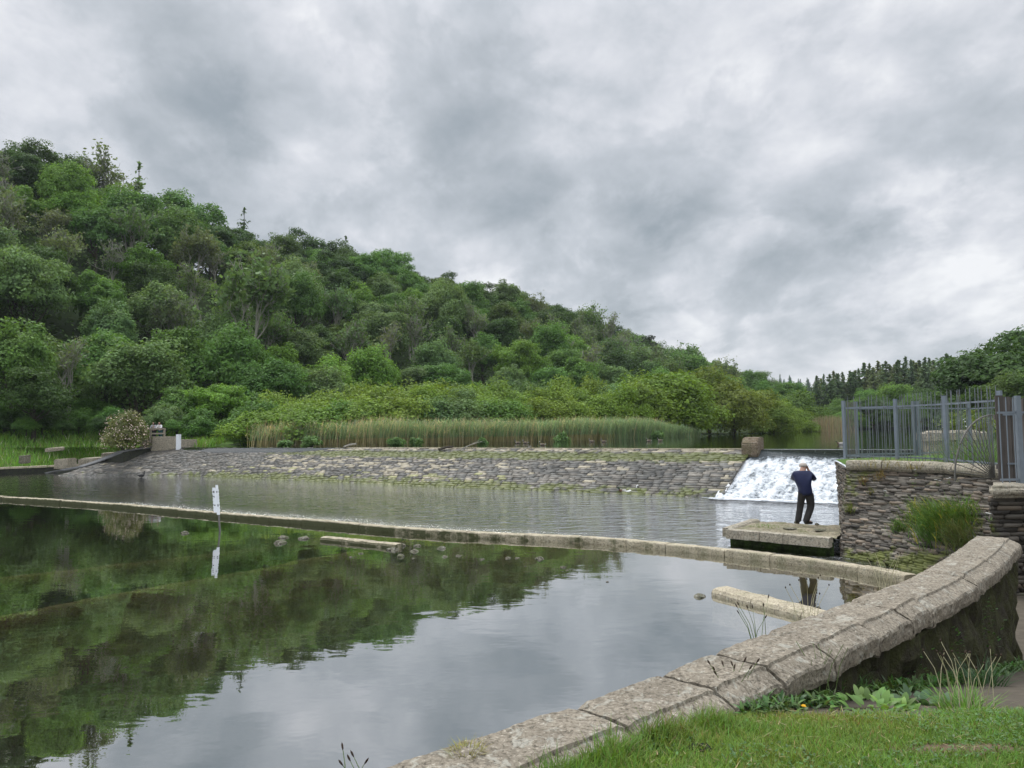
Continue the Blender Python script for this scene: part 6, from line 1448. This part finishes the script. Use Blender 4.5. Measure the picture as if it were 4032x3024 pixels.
# ------------------------------------------------ plants near the camera
gp2 = np.random.default_rng(31)
def clump(name, lb, cat, loc, n, ln, wd, lean, bend, base_r, col, prof=lance, k=5, stems=None, seed=0, group=None, extra=None):
    g = np.random.default_rng(seed+100); root = thing(name, lb, cat, tuple(loc), 0, group)
    a = g.uniform(0, 2*np.pi, n); rr_ = base_r*np.sqrt(g.random(n)); B = np.c_[rr_*np.cos(a), rr_*np.sin(a), 0*a-.01]
    V, F = strips(B, a+g.normal(size=n)*.4, ln*g.uniform(.55, 1.1, n), wd*g.uniform(.7, 1.2, n), lean*g.uniform(.4, 1.3, n), bend*g.uniform(.5, 1.3, n), k, prof, g, .5)
    npobj('leaves', V, F, M_PLANT, None, np.repeat(colvar(col, n, g, .25, .12), k, 0)).parent = root
    if stems:
        m, sl, scol, head = stems
        for i in range(m):
            mb = MB(); hb = MB()
            aa = g.uniform(0, 6.28); d = np.array([math.cos(aa)*.28, math.sin(aa)*.28, 1])*sl*g.uniform(.7, 1.05); p0 = np.array([g.normal()*base_r*.4, g.normal()*base_r*.4, 0]); p1 = p0+d*.6+np.array([0, 0, .03]); p2 = p0+d*np.array([1.25, 1.25, 1])
            mb.tube([p0, p1, p2], [.0028, .0024, .002], 4, cap=False)
            if head == 'spike': e = (p2-p1)/np.linalg.norm(p2-p1); hb.tube([p2-e*.005, p2+e*.008, p2+e*.022, p2+e*.034], [.002, .0055, .0055, .001], 6)
            elif head == 'seed': hb.lathe(p2, [(.001, -.006), (.006, 0), (.007, .006), (.001, .014)], 6)
            elif head == 'daisy':
                for q in range(10):
                    b_ = q*.628; u_ = np.array([math.cos(b_), math.sin(b_), .25]); w_ = np.array([-math.sin(b_), math.cos(b_), 0]); L_ = .035; hb.add([p2, p2+u_*L_*.6+w_*.009, p2+u_*L_, p2+u_*L_*.6-w_*.009], [(0, 1, 2, 3)])
            st_ = mb.obj('stem', scol); st_.parent = root
            if hb.v: hb.obj('flower_head' if head == 'daisy' else 'seed_head', M_BLOSSOM2 if head == 'daisy' else M_SEED).parent = st_
    return root
M_SEED = simple('brown_seed', (.045, .03, .02), .9); M_STEM = simple('green_stem', (.13, .19, .06), .7); M_STRAW = simple('straw_stem', (.42, .38, .24), .8, var=.2, scale=20)
PG = 'weeds at the foot of the foreground wall'
clump('plantain_clump', 'plantain clump with dark seed spikes against the near coping joint', 'plant', gl(2890, 2800), 95, .22, .028, .55, .7, .11, (.085, .165, .035), lance, 5, (9, .34, M_STEM, 'spike'), 1, PG)
clump('grass_tussock', 'tussock of bright blades with pale seed stalks near the slipway', 'plant', gl(3800, 2795), 190, .17, .010, .6, .8, .16, (.13, .25, .04), blade, 3, (17, .36, M_STRAW, 'seed'), 2, PG)
wide = lambda t: .12+.88*math.sin(math.pi*min(t**.8, 1))**.7 if t < .98 else .05
clump('dock_plant', 'broad-leaved dock with pale green leaves in the middle of the wall foot', 'plant', gl(3440, 2790), 70, .12, .040, .95, .9, .24, (.105, .20, .035), wide, 6, None, 3, PG)
clump('dock_plant', 'bright dock leaves lit at the lawn edge below the wall', 'plant', gl(3540, 2790), 26, .09, .038, .7, .8, .12, (.17, .30, .045), wide, 6, None, 4, PG)
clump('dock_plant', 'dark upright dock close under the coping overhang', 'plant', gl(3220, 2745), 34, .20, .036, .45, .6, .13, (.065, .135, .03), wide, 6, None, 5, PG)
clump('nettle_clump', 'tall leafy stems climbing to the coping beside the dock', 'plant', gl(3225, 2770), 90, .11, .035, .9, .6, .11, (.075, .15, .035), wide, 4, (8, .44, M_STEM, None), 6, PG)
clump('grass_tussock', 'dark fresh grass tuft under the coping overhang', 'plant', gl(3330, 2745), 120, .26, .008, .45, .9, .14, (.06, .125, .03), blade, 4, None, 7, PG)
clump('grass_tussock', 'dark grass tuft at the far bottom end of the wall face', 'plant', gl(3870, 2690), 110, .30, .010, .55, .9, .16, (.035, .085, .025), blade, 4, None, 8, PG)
clump('ivy_leaves', 'small round leaves sprawling on soil right of the docks', 'plant', gl(3640, 2765), 42, .10, .055, 1.0, .4, .17, (.075, .14, .06), wide, 4, None, 9, PG)
clump('grass_tussock', 'long grass tuft leaning over the coping at its near end', 'plant', gl(2700, 2850), 130, .14, .007, .6, .8, .20, (.12, .20, .035), blade, 4, None, 12, PG)
q = P(1835, 2960, 1.75); clump('grass_tussock', 'yellowed grass tuft rooted on top of the coping near the bottom edge', 'plant', q-(0, 0, .02), 150, .10, .005, .6, .8, .07, (.26, .25, .06), blade, 3, None, 10)
g5 = np.random.default_rng(55); n = 3600; yy = 4.55+5.3*g5.random(n)**1.25; xx = under_wall(yy)+.20+np.abs(g5.normal(size=n))*(.22-.015*yy)
cl_ = fbm(np.c_[xx*2.5, yy*2.0, 0*xx], 3, 66); k = cl_ > .40+.02*(yy-4); xx, yy, cl_ = xx[k], yy[k], cl_[k]; n = len(xx); hz_ = g5.random(n)*.07*cl_*2
V, F = strips(np.c_[xx, yy, ground_z(xx, yy)+hz_-.02], g5.uniform(0, 6.28, n), g5.uniform(.03, .10, n), g5.uniform(.010, .028, n), g5.uniform(.2, 1.3, n), g5.uniform(.2, 1.2, n), 4, wide, g5, .6)
link_props(npobj('weeds', V, F, M_PLANT, tint=np.repeat(colvar((.075, .145, .035), n, g5, .4, .25), 4, 0)), 'low mixed weeds along the foot of the curved wall', None, None, 'stuff')
# seed stems between wall and pool
for px, py, sl, m, lb, sd in [(1500, 3024, .24, 5, 'dark plantain spikes beyond the wall at the bottom edge', 21), (3050, 2500, .45, 8, 'plantain spikes standing behind the wall against the sky reflection', 22), (3240, 2420, .55, 9, 'feathery dry stalks behind the wall before the stone bar', 23), (3560, 2290, .5, 9, 'straw seed stalks behind the wall below the slate pier', 24)]:
    q = P(px, py, 1.62); t_ = np.array([-.12, .10, 0]); 
    clump('plantain_stalks' if 'plantain' in lb else 'dry_stalks', lb, 'plant', q+t_-(0, 0, .22), 14, .14, .010, .4, .5, .12, (.16, .17, .06), blade, 3, (m, sl, M_STEM if 'plantain' in lb else M_STRAW, 'spike' if 'plantain' in lb else 'seed'), sd, 'stalks growing behind the wall')
# dandelion, pale leaf, clods
q = gl(3166, 2797); dn = thing('dandelion', 'single yellow dandelion on the bare soil by the wall', 'flower', tuple(q)); mb = MB(); mb.lathe((0, 0, .02), [(.004, 0), (.016, .004), (.019, .009), (.012, .014), (.003, .016)], 12); mb.obj('flower_head', simple('yellow_petal', (.85, .42, .01), .6, bump=0)).parent = dn; mb = MB(); mb.tube([(0, 0, -.01), (0, 0, .022)], .003, 5); mb.obj('stem', M_STEM).parent = dn
def clod(px, py, w, lb, n=26):
    q = gl(px, py); g = np.random.default_rng(int(px)); Y = q[1]; R = w/FPX*Y/2; bm = bmesh.new()
    for i in range(n):
        a = g.uniform(0, 6.28); d = R*math.sqrt(g.random()); r_ = R*g.uniform(.12, .26)
        m4 = Matrix.Translation((d*math.cos(a), d*math.sin(a)*.6, r_*.5+.012*(1-d/R))); bmesh.ops.create_icosphere(bm, subdivisions=1, radius=r_, matrix=m4)
    for v in bm.verts: v.co += Vector((1, 1, 1))*mnoise.noise(v.co*60)*.012
    me = bpy.data.meshes.new('clod'); bm.to_mesh(me); bm.free(); o = mesh_obj('clod', me, M_CLOD); o.location = q; return link_props(o, lb, 'clod', 'dark clods on the lawn')
clod(2760, 2952, 86, 'large dark clod of earth on the lawn'); clod(3378, 3012, 26, 'small dark clod at the bottom edge of the lawn', 12)
# plants on the slate pier
def on_pier(u, v): return S_pier(np.array([u*PLN]), np.array([v]))[0]
def pc(px, py):
    best = None
    for u in np.linspace(0, 1, 40):
        for v in np.linspace(0, 1, 40):
            q = on_pier(u, v); x, y = proj(q); d = (x-px)**2+(y-py)**2
            if best is None or d < best[0]: best = (d, q)
    return best[1]
PP = 'plants on the slate pier'
for k, (px, py, n, ln, wd, col, lb) in enumerate([(3700, 2090, 900, .62, .020, (.105, .20, .04), 'big bushy clump of long grass hanging on the slate pier'), (3640, 2040, 380, .50, .016, (.13, .20, .045), 'upper fringe of the long grass on the slate pier'), (3790, 2060, 520, .55, .018, (.12, .21, .04), 'right part of the long grass, next to the gate pier'), (3800, 2150, 420, .6, .016, (.13, .16, .055), 'drying lower skirt of the long grass on the pier'),
        (3540, 2085, 150, .30, .016, (.11, .20, .04), 'left fringe of the long grass on the pier'), (3348, 2012, 110, .26, .012, (.13, .16, .035), 'small green tuft at the left edge of the pier'), (3470, 1880, 120, .22, .010, (.22, .17, .06), 'browned tuft high on the pier under the coping'), (3400, 1895, 90, .18, .010, (.24, .16, .055), 'orange-brown tuft near the left edge under the coping'), (3440, 1945, 60, .16, .010, (.16, .17, .05), 'small olive tuft midway up the pier')]):
    q = pc(px, py)+pn*.05; r_ = (.45, .34, .34, .32, .2, .12, .16, .12, .1)[k]
    g = np.random.default_rng(400+k); a = g.uniform(0, 6.28, n); root = thing('grass_clump', lb, 'plant', tuple(q), 0, PP)
    e1 = np.array([.54, -.84, 0]); e2 = np.cross(pn, e1); B = (g.normal(size=n)*r_*.55)[:, None]*e1+(g.normal(size=n)*r_*.55)[:, None]*e2
    az = np.arctan2(pn[1], pn[0])+g.normal(size=n)*1.0
    V, F = strips(B, az, ln*g.uniform(.5, 1.1, n), wd*g.uniform(.6, 1.2, n), g.uniform(.1, .8, n), g.uniform(.4, 1.5, n), 4, blade, g, 1.2)
    c = colvar(col, n, g, .3, .2)
    if k in (0, 1, 2): w = g.random(n) < .05; c[w] = (.45, .40, .05)
    npobj('leaves', V, F, M_PLANT, None, np.repeat(c, 4, 0)).parent = root
for k, (px, py, lb) in enumerate([(3615, 1878, 'white daisy on the pier right below the coping'), (3402, 1912, 'white daisy near the left edge of the pier'), (3605, 1915, 'white daisy halfway up the pier face'), (3460, 1855, 'group of white daisies tucked under the left coping'), (3700, 1915, 'white daisies above the big grass clump'), (3495, 1955, 'lone white daisy left of the big grass clump'), (3740, 1912, 'white daisies by the fan guard foot'), (3900, 2048, 'large white daisy on the dark gate pier')]):
    q = pc(px, py)+pn*.04 if px < 3850 else PY(px, py, GY-.05)
    clump('daisy', lb, 'flower', q, 10, .10, .012, .8, .6, .05, (.10, .17, .04), lance, 3, (4 if 'daisies' in lb else 2, .16, M_STEM, 'daisy'), 60+k, 'daisies on the pier walls')
for k, (px, py, Y, w, h, lb) in enumerate([(3470, 1800, 21.5, 1.6, .30, 'dry grass strip behind the front railings, left part'), (3640, 1800, 20.5, 1.2, .26, 'pale dry grass strip behind the front railings, middle'), (3800, 1800, 20, 1.3, .9, 'tall green weeds behind the railings by the fan guard'), (3870, 1800, 21, 1.3, 1.1, 'bushy weeds behind the railings near the gate')]):
    q = PY(px, py, Y); clump('grass_clump', lb, 'plant', (q[0], q[1], 2.13), 260, h*1.1, .014, .35, .6, w*.5, (.24, .21, .08) if k < 2 else (.10, .18, .045), blade, 3, None, 80+k, 'weeds on top of the pier')
bush('moss_cushion', 'green leafy growth spreading over the stone pillar top', 'shrub', (mid_[0]+.9, mid_[1]+.7, 2.85), 2.6, .7, (.14, .20, .05), 900, .08, None, (70, .04, M_BLOSSOM2), 91)
q = P(3010, 2072, .45); clump('grass_tussock', 'mossy grass patch growing on the landing', 'plant', q, 180, .09, .012, .9, .5, .42, (.12, .19, .04), blade, 3, None, 95)
for a_, (px, py, ln_) in enumerate([(3735, 2450, .5)]): pass
# climbing leaves on the dark wall face
for k, (t_, z_, n, r_, lb) in enumerate([(s_at(3690, 2223), 1.18, 70, .16, 'trailing ivy strand on the dark wall face under the far coping'), (s_at(3400, 2350), 1.18, 60, .13, 'scrambling weed on the dark wall face near its middle'), (s_at(3560, 2290), 1.25, 34, .07, 'small yellowish tuft hanging from the dark wall face')]):
    ax = np.array([np.interp(t_, tot, WWr[:, i]) for i in range(3)]); i0 = np.argmin(abs(tot-t_)); tg = WWr[i0+1]-WWr[i0-1]; tg /= np.linalg.norm(tg); q = ax+np.array([tg[1], -tg[0], 0])*.47; q[2] = z_
    g = np.random.default_rng(500+k); B = np.c_[g.normal(size=n)*r_*.35, g.normal(size=n)*r_*.35, g.normal(size=n)*r_]; root = thing('wall_creeper', lb, 'plant', tuple(q), 0, 'creepers on the foreground wall')
    V, F = strips(B, g.uniform(-2.6, .6, n), g.uniform(.02, .05, n), g.uniform(.014, .03, n), g.uniform(.6, 1.5, n), g.uniform(0, .6, n), 3, wide, g, .6); npobj('leaves', V, F, M_PLANT, None, np.repeat(colvar((.075, .14, .04), n, g), 3, 0)).parent = root

# ------------------------------------------------ labels of the trees, told apart by look, place and order from the left
ORD = 'zero first second third fourth fifth sixth seventh eighth ninth tenth eleventh twelfth thirteenth fourteenth fifteenth sixteenth seventeenth eighteenth nineteenth'.split()
TENS = {2: 'twent', 3: 'thirt', 4: 'fort', 5: 'fift', 6: 'sixt', 7: 'sevent', 8: 'eight', 9: 'ninet'}
def ordinal(n):
    if n < 20: return ORD[n]
    t, u = divmod(n, 10); return TENS[t]+('ieth' if u == 0 else 'y-'+ORD[u])
cls = {}
for root, tone, kind, place in TREES: cls.setdefault((tone, kind, place), []).append(root)
for (tone, kind, place), L in cls.items():
    L.sort(key=lambda o: proj(o.location)[0])
    for i, o in enumerate(L):
        if kind == 'spruce': o['label'] = 'blue green spruce in the dense plantation on the far hill'; o['category'] = 'tree'; continue
        o['label'] = f'{tone} {kind} {place}' + (f', {ordinal(i+1)} from the left' if len(L) > 1 else ''); o['category'] = o.get('category') or 'tree'
